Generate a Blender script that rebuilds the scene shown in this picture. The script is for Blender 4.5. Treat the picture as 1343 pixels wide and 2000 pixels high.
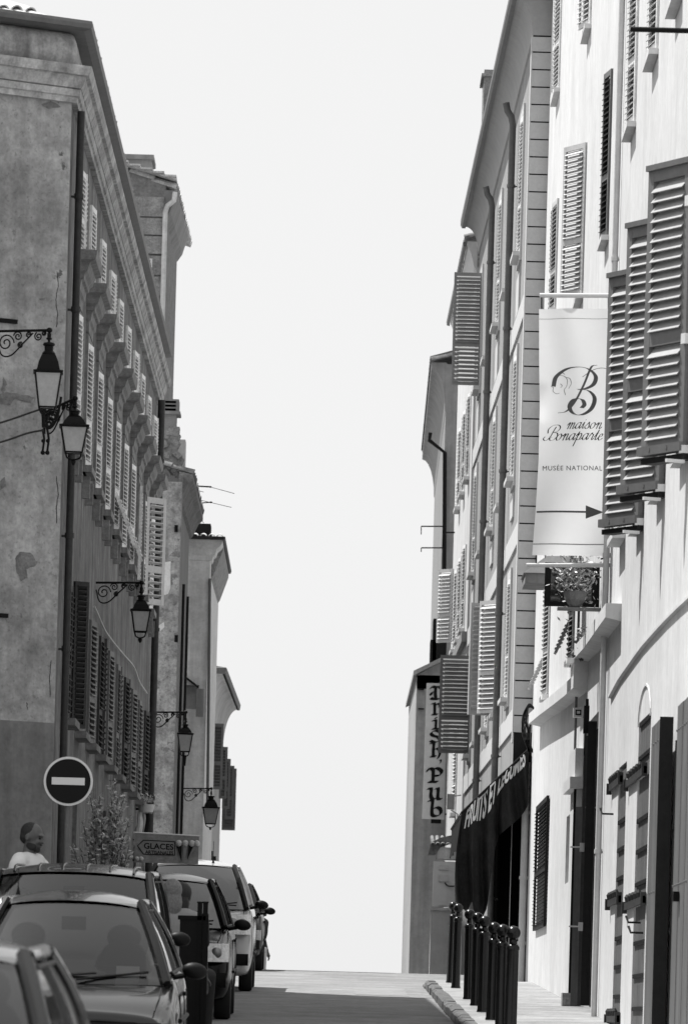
import bpy, bmesh, math, random
from mathutils import Vector, Matrix, Quaternion, noise as mnoise
random.seed(7)
R = math.radians
for o in list(bpy.data.objects): bpy.data.objects.remove(o)
scn = bpy.context.scene
COL = scn.collection

# ------------------------------------------------------------------ camera
F = 11200.0; VX, VY = 640.0, 2000.0; ROLL = 0.028; EYE = 1.6; SL = 0.0256
cam_d = bpy.data.cameras.new('camera'); cam = bpy.data.objects.new('camera', cam_d); COL.objects.link(cam)
cam_d.sensor_fit = 'VERTICAL'; cam_d.sensor_height = 36.0; cam_d.lens = F/2000*36.0
cam_d.shift_x = (671.5-VX)/2000; cam_d.shift_y = (VY-1000)/2000
cam_d.clip_start = 0.5; cam_d.clip_end = 6000
cam.matrix_world = Matrix.Translation((0, 0, EYE)) @ Matrix.Rotation(R(90), 4, 'X') @ Matrix.Rotation(ROLL, 4, 'Z')
cam_d.dof.use_dof = True; cam_d.dof.focus_distance = 72; cam_d.dof.aperture_fstop = 9.0
scn.camera = cam
scn.render.resolution_x = 687; scn.render.resolution_y = 1024

# ------------------------------------------------------------------ light
SUN = Vector((-0.42, 0.30, 1.0)).normalized()          # towards the sun
elev = math.asin(SUN.z); azim = math.atan2(SUN.x, SUN.y)
world = bpy.data.worlds.new("World"); scn.world = world; world.use_nodes = True
nt = world.node_tree; nt.nodes.clear()
sky = nt.nodes.new('ShaderNodeTexSky'); sky.sky_type = 'NISHITA'; sky.sun_disc = False
sky.sun_elevation = elev; sky.sun_rotation = azim; sky.air_density = 1.0; sky.dust_density = 3.0; sky.ozone_density = 1.0
bw = nt.nodes.new('ShaderNodeRGBToBW')
# a thin bright veil of humid air evens the sky out
mixn = nt.nodes.new('ShaderNodeMix'); mixn.data_type = 'FLOAT'; mixn.inputs[0].default_value = 0.85; mixn.inputs[3].default_value = 9.75
bg = nt.nodes.new('ShaderNodeBackground'); bg.inputs['Strength'].default_value = 0.069
wo = nt.nodes.new('ShaderNodeOutputWorld')
nt.links.new(sky.outputs[0], bw.inputs[0]); nt.links.new(bw.outputs[0], mixn.inputs[2])
nt.links.new(mixn.outputs[0], bg.inputs[0]); nt.links.new(bg.outputs[0], wo.inputs[0])
sd = bpy.data.lights.new('sun', 'SUN'); sd.energy = 4.9; sd.angle = R(0.53); sd.color = (1, 0.995, 0.985)
so = bpy.data.objects.new('sun', sd); COL.objects.link(so)
so.rotation_mode = 'QUATERNION'; so.rotation_quaternion = SUN.to_track_quat('Z', 'Y')
scn.view_settings.view_transform = 'Standard'; scn.view_settings.look = 'None'
scn.view_settings.exposure = 0.55; scn.view_settings.gamma = 1.0
scn.render.engine = 'CYCLES'
scn.cycles.max_bounces = 5; scn.cycles.diffuse_bounces = 3

# ------------------------------------------------------------------ projection helpers
def uv(px, py):
    a, b = px-VX, VY-py
    c, s = math.cos(ROLL), math.sin(ROLL)
    return ((a*c-b*s)/F, (a*s+b*c)/F)
def P(px, py, Y, dz=0):
    u, v = uv(px, py); return Vector((u*Y, Y, EYE+v*Y+dz))
def PX(px, py, Y): return P(px, py, Y).x
def PZ(px, py, Y): return P(px, py, Y).z
def G(y):                                   # the road climbs, crests near 100 m, then falls
    if y < 96: return SL*y
    t = y-96
    if t < 12: return SL*96 + SL*t - (SL+0.035)*t*t/24
    return G(107.999) - 0.035*(y-108) if y > 108 else G(107.999)

class Wall:                                  # outward normal lies to the left of A -> B
    def __init__(s, A, B):
        s.A = Vector((A[0], A[1])); s.B = Vector((B[0], B[1])); s.d = (s.B-s.A).normalized()
        s.n = Vector((-s.d.y, s.d.x)); s.L = (s.B-s.A).length
    def p(s, a, n, z): q = s.A+s.d*a+s.n*n; return Vector((q.x, q.y, z))
    def hit(s, px, py, n=0):
        u, v = uv(px, py)
        t = (n+s.A.dot(s.n))/(u*s.n.x+s.n.y)
        return ((Vector((u*t, t))-s.A).dot(s.d), EYE+v*t)
    def m(s, a, z, n=0):
        o = s.p(a, n, z); M = Matrix.Identity(4)
        M.col[0] = (s.d.x, s.d.y, 0, 0); M.col[1] = (s.n.x, s.n.y, 0, 0); M.col[2] = (0, 0, 1, 0); M.col[3] = (o.x, o.y, o.z, 1)
        return M
    def sY(s, Y): return (Y-s.A.y)/s.d.y

# ------------------------------------------------------------------ materials
MATS = {}
def mat(name, base, rough=0.85, var=0.0, scale=3.0, streak=0.0, speck=0.0, bump=0.0, bscale=40, metal=0.0, coat=0.0, spec=0.5, patch=None, bdist=0.02):
    if name in MATS: return MATS[name]
    base *= 0.78
    if patch: patch = (patch[0], patch[1], patch[2]*0.78)
    m = bpy.data.materials.new(name); m.use_nodes = True; MATS[name] = m
    N = m.node_tree.nodes; L = m.node_tree.links; b = N['Principled BSDF']
    b.inputs['Roughness'].default_value = rough; b.inputs['Metallic'].default_value = metal
    b.inputs['Specular IOR Level'].default_value = spec
    if coat: b.inputs['Coat Weight'].default_value = coat; b.inputs['Coat Roughness'].default_value = 0.04
    b.inputs['Base Color'].default_value = (base, base, base, 1)
    tc = N.new('ShaderNodeTexCoord')
    def noise(sc, det=6, vec=None, rgh=0.6):
        n = N.new('ShaderNodeTexNoise'); n.inputs['Scale'].default_value = sc; n.inputs['Detail'].default_value = det; n.inputs['Roughness'].default_value = rgh
        L.new(vec or tc.outputs['Object'], n.inputs['Vector']); return n.outputs['Fac']
    def rng(src, a, b2, c, d):
        r = N.new('ShaderNodeMapRange'); r.inputs[1].default_value = a; r.inputs[2].default_value = b2; r.inputs[3].default_value = c; r.inputs[4].default_value = d
        L.new(src, r.inputs[0]); return r.outputs[0]
    def mul(a, b2):
        r = N.new('ShaderNodeMath'); r.operation = 'MULTIPLY'
        if hasattr(a, 'links'): L.new(a, r.inputs[0])
        else: r.inputs[0].default_value = a
        if hasattr(b2, 'links'): L.new(b2, r.inputs[1])
        else: r.inputs[1].default_value = b2
        return r.outputs[0]
    val = None
    def acc(f):
        nonlocal val
        val = mul(val if val is not None else base, f)
    if var:
        acc(rng(noise(scale), 0.3, 0.7, 1-var, 1+var)); acc(rng(noise(scale*5), 0.3, 0.7, 1-var*0.75, 1+var*0.75)); acc(rng(noise(scale*17, 4), 0.35, 0.65, 1-var*0.35, 1+var*0.35))
    if streak:
        mp = N.new('ShaderNodeMapping'); mp.inputs['Scale'].default_value = (1, 1, 0.07); L.new(tc.outputs['Object'], mp.inputs[0])
        acc(rng(noise(5.5, 5, mp.outputs[0]), 0.35, 0.62, 1-streak, 1+streak*0.3))
    if speck:
        acc(rng(noise(26, 3), 0.30, 0.42, 1-speck, 1))
    if patch:                                  # plaster that has come off in irregular areas: (scale, threshold, other colour)
        f = rng(noise(patch[0], 8, None, 0.68), patch[1], patch[1]+0.02, 0, 1)
        mx = N.new('ShaderNodeMix'); mx.data_type = 'FLOAT'; L.new(f, mx.inputs[0])
        if val is not None: L.new(val, mx.inputs[2])
        else: mx.inputs[2].default_value = base
        L.new(mul(rng(noise(9), 0.3, 0.7, 0.7, 1.3), patch[2]), mx.inputs[3]); val = mx.outputs[0]
    if val is not None:
        cb = N.new('ShaderNodeCombineColor'); [L.new(val, cb.inputs[i]) for i in range(3)]; L.new(cb.outputs[0], b.inputs['Base Color'])
    if bump:
        bp = N.new('ShaderNodeBump'); bp.inputs['Strength'].default_value = bump; bp.inputs['Distance'].default_value = bdist
        L.new(noise(bscale, 5), bp.inputs['Height']); L.new(bp.outputs[0], b.inputs['Normal'])
    return m

def M(k):
    if k in MATS: return MATS[k]
    d = {
    'road': dict(base=0.25, rough=0.92, var=0.26, scale=1.1, speck=0.4, bump=0.5, bscale=60),
    'pave': dict(base=0.31, rough=0.9, var=0.28, scale=1.6, speck=0.35, bump=0.5, bscale=30),
    'kerb': dict(base=0.13, rough=0.9, var=0.45, scale=5, bump=0.9, bscale=18, bdist=0.05),
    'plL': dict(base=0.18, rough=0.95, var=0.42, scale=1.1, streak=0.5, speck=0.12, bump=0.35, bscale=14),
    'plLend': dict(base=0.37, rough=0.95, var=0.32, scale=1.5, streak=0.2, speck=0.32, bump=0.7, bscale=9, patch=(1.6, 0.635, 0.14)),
    'corn': dict(base=0.42, rough=0.9, var=0.38, scale=2.2, streak=0.35, bump=0.2, bscale=20),
    'cornD': dict(base=0.2, rough=0.9, var=0.25, scale=3, streak=0.35, bump=0.2, bscale=20),
    'hood': dict(base=0.24, rough=0.9, var=0.3, scale=5, bump=0.2, bscale=20),
    'zinc': dict(base=0.16, rough=0.55, var=0.15, scale=6, metal=0.3),
    'darkpipe': dict(base=0.05, rough=0.5, spec=0.15, var=0.2, scale=6),
    'greypipe': dict(base=0.15, rough=0.5, spec=0.2, var=0.15, scale=6),
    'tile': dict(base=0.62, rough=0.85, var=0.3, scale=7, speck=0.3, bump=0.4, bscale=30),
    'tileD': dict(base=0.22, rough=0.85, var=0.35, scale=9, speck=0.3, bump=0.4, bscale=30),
    'white': dict(base=0.75, rough=0.9, var=0.10, scale=0.8, streak=0.045, speck=0.06, bump=0.2, bscale=10),
    'white2': dict(base=0.68, rough=0.9, var=0.10, scale=0.9, streak=0.06, speck=0.06, bump=0.25, bscale=10),
    'trimW': dict(base=0.66, rough=0.8, var=0.05, scale=3),
    'qgrey': dict(base=0.36, rough=0.9, var=0.10, scale=1.6, streak=0.15, bump=0.15, bscale=20),
    'quoin': dict(base=0.60, rough=0.9, var=0.06, scale=4, bump=0.2, bscale=30),
    'cove': dict(base=0.44, rough=0.9, var=0.06, scale=2, streak=0.05),
    'stone': dict(base=0.26, rough=0.95, var=0.3, scale=4, speck=0.3, bump=1.0, bscale=12, bdist=0.05),
    'stoneL': dict(base=0.36, rough=0.95, var=0.3, scale=6, speck=0.3, bump=1.0, bscale=12, bdist=0.05),
    'peel': dict(base=0.50, rough=0.95, var=0.4, scale=4.0, streak=0.2, speck=0.4, bump=0.8, bscale=9, patch=(5.0, 0.56, 0.27), bdist=0.04),
    'peelW': dict(base=0.95, rough=0.95, var=0.1, scale=6, speck=0.2, bump=0.6, bscale=14),
    'smoothG': dict(base=0.29, rough=0.9, var=0.12, scale=1.2, streak=0.25, bump=0.2, bscale=16),
    'patchD': dict(base=0.22, rough=0.95, var=0.25, scale=2, speck=0.3, bump=0.5, bscale=60), 'patchL': dict(base=0.28, rough=0.95, var=0.2, scale=2, speck=0.3, bump=0.5, bscale=60), 'losspl': dict(base=0.19, rough=0.95, var=0.35, scale=9, bump=0.8, bscale=20), 'dado': dict(base=0.2, rough=0.9, var=0.2, scale=1.4, streak=0.25, speck=0.1, bump=0.3, bscale=14), 'pale': dict(base=0.80, rough=0.92, var=0.16, scale=1.2, streak=0.2, speck=0.15, bump=0.3, bscale=12),
    'pubwall': dict(base=0.42, rough=0.92, var=0.12, scale=1.5, streak=0.22, bump=0.3, bscale=12),
    'shW': dict(base=0.62, rough=0.6, var=0.08, scale=8),
    'shL': dict(base=0.92, rough=0.7, var=0.2, scale=7, speck=0.3),
    'slatLit': dict(base=0.40, rough=0.6, var=0.1, scale=6), 'shB': dict(base=0.19, rough=0.6, var=0.10, scale=5), 'shM': dict(base=0.26, rough=0.55, var=0.1, scale=5), 'shG': dict(base=0.15, rough=0.55, var=0.10, scale=5),
    'shD': dict(base=0.055, rough=0.6, spec=0.15, var=0.2, scale=5),
    'shX': dict(base=0.02, rough=0.6, spec=0.12, var=0.2, scale=5),
    'wood': dict(base=0.13, rough=0.65, var=0.12, scale=3, streak=0.3),
    'woodD': dict(base=0.014, rough=0.6, spec=0.12, var=0.2, scale=4),
    'pane': dict(base=0.02, rough=0.08, spec=0.6),
    'void': dict(base=0.002, rough=1.0, spec=0.0),
    'iron': dict(base=0.006, rough=0.5, spec=0.12),
    'lampglass': dict(base=0.42, rough=0.25, var=0.10, scale=6),
    'bollard': dict(base=0.005, rough=0.25, var=0.3, scale=12, spec=0.35),
    'cloth': dict(base=0.030, rough=0.85, spec=0.05, var=0.25, scale=5, bump=0.15, bscale=60),
    'banner': dict(base=0.98, rough=0.7, var=0.03, scale=2, bump=0.1, bscale=9),
    'inkD': dict(base=0.015, rough=0.8, spec=0.1), 'inkG': dict(base=0.12, rough=0.7), 'inkL': dict(base=0.36, rough=0.7),
    'paintW': dict(base=0.82, rough=0.6, var=0.04, scale=10), 'boxgrey': dict(base=0.72, rough=0.6, var=0.08, scale=6),
    'signred': dict(base=0.010, rough=0.5, spec=0.12), 'signw': dict(base=0.78, rough=0.4),
    'cable': dict(base=0.01, rough=0.45), 'cableW': dict(base=0.6, rough=0.6),
    'carDark': dict(base=0.012, rough=0.22, coat=0.4, spec=0.3), 'carBlack': dict(base=0.004, rough=0.22, coat=0.12, spec=0.15),
    'carGrey': dict(base=0.022, rough=0.24, metal=0.6, coat=0.55), 'carWhite': dict(base=0.48, rough=0.4, coat=0.8),
    'carRib': dict(base=0.10, rough=0.4, coat=0.5, metal=0.3),
    'glassM': dict(base=0.03, rough=0.05, spec=1.0, coat=1.0), 'seatg': dict(base=0.10, rough=0.9), 'glassD': dict(base=0.02, rough=0.05, spec=0.8),
    'plastic': dict(base=0.006, rough=0.5, spec=0.15), 'tyre': dict(base=0.012, rough=0.85), 'rim': dict(base=0.3, rough=0.35, metal=0.8),
    'lens': dict(base=0.75, rough=0.12, var=0.25, scale=25, spec=0.9, coat=1.0),
    'skin': dict(base=0.11, rough=0.55, var=0.08, scale=20), 'skinL': dict(base=0.4, rough=0.55),
    'hair': dict(base=0.012, rough=0.6, bump=0.6, bscale=120), 'hairB': dict(base=0.22, rough=0.6, var=0.3, scale=60, bump=0.8, bscale=90),
    'shirt': dict(base=0.82, rough=0.9, bump=0.2, bscale=12), 'darkcloth': dict(base=0.02, rough=0.9), 'stripe': dict(base=0.3, rough=0.9),
    'leaf': dict(base=0.50, rough=0.35, var=0.7, scale=16, spec=0.6), 'leafD': dict(base=0.07, rough=0.4, var=0.6, scale=20),
    'bark': dict(base=0.08, rough=0.9, bump=0.6, bscale=30), 'terra': dict(base=0.2, rough=0.9, var=0.2, scale=9),
    'icecream': dict(base=0.6, rough=0.6, var=0.3, scale=12), 'cone': dict(base=0.28, rough=0.8),
    'boardG': dict(base=0.28, rough=0.6, var=0.25, scale=7),
    }[k]
    return mat(k, **d)

def clear_glass():
    m = bpy.data.materials.new('glassT'); m.use_nodes = True; MATS['glassT'] = m; N = m.node_tree.nodes; L = m.node_tree.links; N.remove(N['Principled BSDF'])
    tr = N.new('ShaderNodeBsdfTransparent'); tr.inputs[0].default_value = (.55, .55, .55, 1); gl = N.new('ShaderNodeBsdfGlossy'); gl.inputs['Roughness'].default_value = .03; gl.inputs[0].default_value = (.95, .95, .95, 1)
    fr = N.new('ShaderNodeFresnel'); fr.inputs[0].default_value = 1.62; mx = N.new('ShaderNodeMixShader'); L.new(fr.outputs[0], mx.inputs[0]); L.new(tr.outputs[0], mx.inputs[1]); L.new(gl.outputs[0], mx.inputs[2]); L.new(mx.outputs[0], N['Material Output'].inputs[0])
clear_glass()

# ------------------------------------------------------------------ object helpers
I4 = Matrix.Identity(4)
class MB:
    def __init__(s): s.v = []; s.f = []
    def add(s, vs, fs):
        o = len(s.v); s.v += [Vector(v) for v in vs]; s.f += [tuple(i+o for i in f) for f in fs]; return s
    def quad(s, a, b, c, d): return s.add([a, b, c, d], [(0, 1, 2, 3)])
    def box(s, x0, x1, y0, y1, z0, z1, T=None):
        vs = [Vector((x, y, z)) for x in (x0, x1) for y in (y0, y1) for z in (z0, z1)]
        if T is not None: vs = [T @ v for v in vs]
        return s.add(vs, [(0, 1, 3, 2), (4, 6, 7, 5), (0, 4, 5, 1), (2, 3, 7, 6), (0, 2, 6, 4), (1, 5, 7, 3)])
    def tube(s, pts, r, n=8, cap=True):
        pts = [Vector(p) for p in pts]; rs = r if isinstance(r, (list, tuple)) else [r]*len(pts)
        rings = []; up = None
        for i, p in enumerate(pts):
            t = (pts[min(i+1, len(pts)-1)]-pts[max(i-1, 0)])
            t = t.normalized() if t.length > 1e-9 else Vector((0, 0, 1))
            if up is None: up = Vector((0, 0, 1)) if abs(t.z) < 0.9 else Vector((1, 0, 0))
            a = t.cross(up).normalized(); b = a.cross(t).normalized(); up = b
            rings.append([p+(a*math.cos(2*math.pi*k/n)+b*math.sin(2*math.pi*k/n))*rs[i] for k in range(n)])
        o = len(s.v)
        for rg in rings: s.v += rg
        for i in range(len(rings)-1):
            for k in range(n):
                k2 = (k+1) % n; s.f.append((o+i*n+k, o+i*n+k2, o+(i+1)*n+k2, o+(i+1)*n+k))
        if cap: s.f.append(tuple(o+k for k in range(n))[::-1]); s.f.append(tuple(o+(len(rings)-1)*n+k for k in range(n)))
        return s
    def lathe(s, prof, c, n=16, T=None):      # prof [(r, z)]
        o = len(s.v); c = Vector(c)
        for r, z in prof:
            for k in range(n):
                a = 2*math.pi*k/n; v = c+Vector((r*math.cos(a), r*math.sin(a), z)); s.v.append(T @ v if T is not None else v)
        for i in range(len(prof)-1):
            for k in range(n):
                k2 = (k+1) % n; s.f.append((o+i*n+k, o+i*n+k2, o+(i+1)*n+k2, o+(i+1)*n+k))
        s.f.append(tuple(o+k for k in range(n))[::-1]); s.f.append(tuple(o+(len(prof)-1)*n+k for k in range(n)))
        return s
    def ell(s, c, rx, ry, rz, n=14, m=9, T=None):
        prof = [(math.sin(math.pi*i/m), -math.cos(math.pi*i/m)) for i in range(m+1)]
        o = len(s.v); c = Vector(c)
        for r, z in prof:
            r = max(r, 0.001)
            for k in range(n):
                a = 2*math.pi*k/n; v = Vector((r*math.cos(a)*rx, r*math.sin(a)*ry, z*rz))+c
                s.v.append(T @ v if T is not None else v)
        for i in range(m):
            for k in range(n):
                k2 = (k+1) % n; s.f.append((o+i*n+k, o+i*n+k2, o+(i+1)*n+k2, o+(i+1)*n+k))
        s.f.append(tuple(o+k for k in range(n))[::-1]); s.f.append(tuple(o+m*n+k for k in range(n)))
        return s
    def grid(s, rows):                         # rows of equal length point lists
        o = len(s.v); nc = len(rows[0])
        for r in rows: s.v += [Vector(p) for p in r]
        for i in range(len(rows)-1):
            for j in range(nc-1):
                s.f.append((o+i*nc+j, o+i*nc+j+1, o+(i+1)*nc+j+1, o+(i+1)*nc+j))
        return s
    def mesh(s, name, material, smooth=False, fix=True, weld=False):
        me = bpy.data.meshes.new(name); me.from_pydata([tuple(v) for v in s.v], [], s.f)
        if fix or weld:
            bm = bmesh.new(); bm.from_mesh(me)
            if weld: bmesh.ops.remove_doubles(bm, verts=bm.verts, dist=1e-4)
            if fix: bmesh.ops.recalc_face_normals(bm, faces=bm.faces)
            bm.to_mesh(me); bm.free()
        me.materials.append(M(material) if isinstance(material, str) else material)
        if smooth:
            for p in me.polygons: p.use_smooth = True
            try: me.set_sharp_from_angle(angle=R(40))
            except Exception: pass
        return me
def islands(mb):
    par = list(range(len(mb.v)))
    def f(i):
        while par[i] != i: par[i] = par[par[i]]; i = par[i]
        return i
    for fc in mb.f:
        a = f(fc[0])
        for q in fc[1:]: par[f(q)] = a
    gr = {}
    for fc in mb.f: gr.setdefault(f(fc[0]), []).append(fc)
    out = []
    for g in gr.values():
        m = MB(); ids = sorted({i for fc in g for i in fc}); mp = {i: k for k, i in enumerate(ids)}; m.v = [mb.v[i] for i in ids]; m.f = [tuple(mp[i] for i in fc) for fc in g]; out.append(m)
    return out
SPLIT = {'hem', 'bracket', 'rail', 'bare_plaster', 'wall_clamp', 'cord', 'sill_bracket', 'hinge', 'nail', 'slot', 'batten', 'insulator', 'door_handle', 'handle', 'wall_vent', 'jamb', 'infill', 'dark_underside', 'hook', 'wiper', 'scroll', 'spandrel', 'element', 'wall_bracket', 'post_cap', 'downpipe_clip'}
def tag(o, label, cat, group=None, kind=None):
    if label: o['label'] = label
    if cat: o['category'] = cat
    if group: o['group'] = group
    if kind: o['kind'] = kind
    return o
def thing(name, loc, label, cat, group=None):
    o = bpy.data.objects.new(name, None); COL.objects.link(o); o.location = loc; o.empty_display_size = 0.2
    o['_r'] = 1; del o['_r']
    return tag(o, label, cat, group)
def link(name, me, parent=None, Mx=I4, label=None):
    o = bpy.data.objects.new(name, me); COL.objects.link(o)
    if parent is not None: o.parent = parent
    o.matrix_basis = Mx
    if label: o['label'] = label
    return o
def wmat(root):                                # world-coordinate meshes under a root that only carries a location
    return Matrix.Translation(-Vector(root.location))
def part(name, mb, material, root, smooth=False, Mx=None, label=None, weld=False):
    if name in SPLIT:
        isl = islands(mb)
        for m_ in isl[1:]: link(name, m_.mesh(name, material, smooth, weld=weld), root, wmat(root) if Mx is None else Mx, label)
        mb = isl[0]
    return link(name, mb.mesh(name, material, smooth, weld=weld), root, wmat(root) if Mx is None else Mx, label)
def sub(name, mb, material, par, smooth=False, Mx=I4):
    if name in SPLIT:
        isl = islands(mb)
        for m_ in isl[1:]: link(name, m_.mesh(name, material, smooth), par, Mx)
        mb = isl[0]
    return link(name, mb.mesh(name, material, smooth), par, Mx)
def single(name, mb, material, label, cat, base, group=None, smooth=False):
    me = mb.mesh(name, material, smooth); b = Vector(base)
    for v in me.vertices: v.co -= b
    o = link(name, me, None, Matrix.Translation(b)); return tag(o, label, cat, group)

def shell(pts, z0, z1, holes={}, top=True):
    """walls of a house; outward is left of each edge; holes {edge: [(s0,s1,z0,z1,depth)]}"""
    mb = MB(); n = len(pts)
    for e in range(n):
        w = Wall(pts[e], pts[(e+1) % n]); hs = holes.get(e, [])
        ss = sorted(set([0, w.L]+[h[0] for h in hs]+[h[1] for h in hs])); zs = sorted(set([z0, z1]+[h[2] for h in hs]+[h[3] for h in hs]))
        for i in range(len(ss)-1):
            for j in range(len(zs)-1):
                cs, cz = (ss[i]+ss[i+1])/2, (zs[j]+zs[j+1])/2
                if any(h[0] < cs < h[1] and h[2] < cz < h[3] for h in hs): continue
                mb.quad(w.p(ss[i], 0, zs[j]), w.p(ss[i+1], 0, zs[j]), w.p(ss[i+1], 0, zs[j+1]), w.p(ss[i], 0, zs[j+1]))
        for (a, b, c, d, dep) in hs:
            A0, B0 = w.p(a, 0, c), w.p(b, 0, c); C0, D0 = w.p(b, 0, d), w.p(a, 0, d)
            A1, B1, C1, D1 = w.p(a, -dep, c), w.p(b, -dep, c), w.p(b, -dep, d), w.p(a, -dep, d)
            mb.quad(A0, B0, B1, A1); mb.quad(B0, C0, C1, B1); mb.quad(C0, D0, D1, C1); mb.quad(D0, A0, A1, D1); mb.quad(A1, B1, C1, D1)
    if top: mb.add([(p[0], p[1], z1) for p in pts], [tuple(range(n))])
    return mb
def sweep(path, prof, mb=None):
    """profile [(out, z)] swept along an XY path, outward left"""
    mb = mb or MB(); rows = []
    for i, p in enumerate(path):
        p = Vector((p[0], p[1])); ns = []
        if i > 0: d = (p-Vector(path[i-1][:2])).normalized(); ns.append(Vector((-d.y, d.x)))
        if i < len(path)-1: d = (Vector(path[i+1][:2])-p).normalized(); ns.append(Vector((-d.y, d.x)))
        m = sum(ns, Vector((0, 0))).normalized(); m = m/max(0.3, m.dot(ns[0]))
        dz = path[i][2] if len(path[i]) > 2 else 0
        rows.append([Vector((p.x+m.x*o, p.y+m.y*o, z+dz)) for o, z in prof])
    k = len(prof); o = len(mb.v)
    for r in rows: mb.v += r
    for i in range(len(rows)-1):
        for j in range(k):
            j2 = (j+1) % k; mb.f.append((o+i*k+j, o+i*k+j2, o+(i+1)*k+j2, o+(i+1)*k+j))
    mb.f.append(tuple(o+j for j in range(k))[::-1]); mb.f.append(tuple(o+(len(rows)-1)*k+j for j in range(k)))
    return mb
def tiles(A, B, z, inn, slope, length, pitch, mb=None, r=None, rows=2, jit=0.01):
    """canal tiles laid along the eave A-B; inn = horizontal direction up the roof"""
    mb = mb or MB(); A = Vector((A[0], A[1], z)); B = Vector((B[0], B[1], z)); L = (B-A).length; d = (B-A)/L
    up = Vector((inn[0], inn[1], 0)).normalized(); up = Vector((up.x, up.y, slope)).normalized(); nn = up.cross(d).normalized()
    if nn.z < 0: nn = -nn
    r = r or pitch*0.45; n = int(L/pitch)
    for i in range(n+1):
        for q in range(rows):
            ln = length/rows; j = random.uniform(-jit, jit); tz = random.uniform(-0.006, 0.012)
            p0 = A+d*(i*pitch)+up*(q*ln+j)+nn*(0.014*(0 if q else 0)+tz+q*0.004); p1 = p0+up*(ln+0.05)-nn*0.02
            rows_ = []
            for pp, rr in ((p0, r), (p1, r*0.82)):
                ro = [pp+d*(math.cos(math.pi*k/7)*rr)+nn*(math.sin(math.pi*k/7)*rr*0.9) for k in range(8)]
                ri = [pp+d*(math.cos(math.pi*k/7)*(rr-0.014))+nn*(math.sin(math.pi*k/7)*(rr-0.014)*0.9) for k in range(7, -1, -1)]
                rows_.append(ro+ri)
            o = len(mb.v); mb.v += rows_[0]+rows_[1]
            for k in range(16):
                k2 = (k+1) % 16; mb.f.append((o+k, o+k2, o+16+k2, o+16+k))
            for k in range(7): mb.f.append((o+k, o+k+1, o+14-k, o+15-k))
    return mb

def leaves(n, gen, size, mb=None, seed=1):
    mb = mb or MB(); rr = random.Random(seed)
    for i in range(n):
        c = gen(rr); d = Vector((rr.uniform(-1, 1), rr.uniform(-1, 1), rr.uniform(-.4, 1))).normalized(); s_ = size*rr.uniform(.6, 1.3)
        e = d.cross(Vector((rr.uniform(-1, 1), rr.uniform(-1, 1), rr.uniform(-1, 1)))).normalized()
        mb.add([c, c+d*s_*.5+e*s_*.17, c+d*s_, c+d*s_*.5-e*s_*.17], [(0, 1, 2, 3)])
    return mb

# ------------------------------------------------------------------ shutters and windows
CACHE = {}
def leaf(w, h, key, mid=0.36, half=0.8, t=0.035, pitch=0.05, stile=0.055, tilt=38, panel=False, solid=False):
    k = ('leaf', round(w, 2), round(h, 2), key, mid, pitch, panel, solid, tilt)
    if k in CACHE: return CACHE[k]
    mb = MB(); y0, y1 = -t/2, t/2
    mb.box(0, stile, y0, y1, 0, h); mb.box(w-stile, w, y0, y1, 0, h)
    bays = []; rail = stile*1.3
    zs = [0, h*mid, h] if mid else [0, h]
    mb.box(stile, w-stile, y0+.002, y1-.002, 0, rail); mb.box(stile, w-stile, y0+.002, y1-.002, h-rail, h)
    if mid: mb.box(stile, w-stile, y0+.002, y1-.002, h*mid-rail*.6, h*mid+rail*.6); bays = [(rail, h*mid-rail*.6), (h*mid+rail*.6, h-rail)]
    else: bays = [(rail, h-rail)]
    for a, b in bays:
        if solid:
            nb = max(2, int((w-2*stile)/0.12)); bwid = (w-2*stile)/nb
            for i in range(nb): mb.box(stile+i*bwid+.003, stile+(i+1)*bwid-.003, -0.01, 0.01, a, b)
            continue
        n = max(2, int((b-a)/pitch)); st = (b-a)/n
        for i in range(n):
            zc = a+st*(i+.5); T = Matrix.Translation((0, 0, zc)) @ Matrix.Rotation(R(-tilt), 4, 'X')
            mb.box(stile, w-stile, -pitch*half, pitch*half, -0.005, 0.005, T)
    me = mb.mesh('shutter', key); CACHE[k] = me
    if key == 'shB':                          # slat faces paler than the frame: sunlight put into their colour
        me.materials.append(M('slatLit'))
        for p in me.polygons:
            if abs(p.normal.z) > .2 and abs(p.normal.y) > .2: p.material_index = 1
    return me
def flapmesh(w, h, key):
    return leaf(w, h, key, mid=0, stile=0.04)
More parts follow.
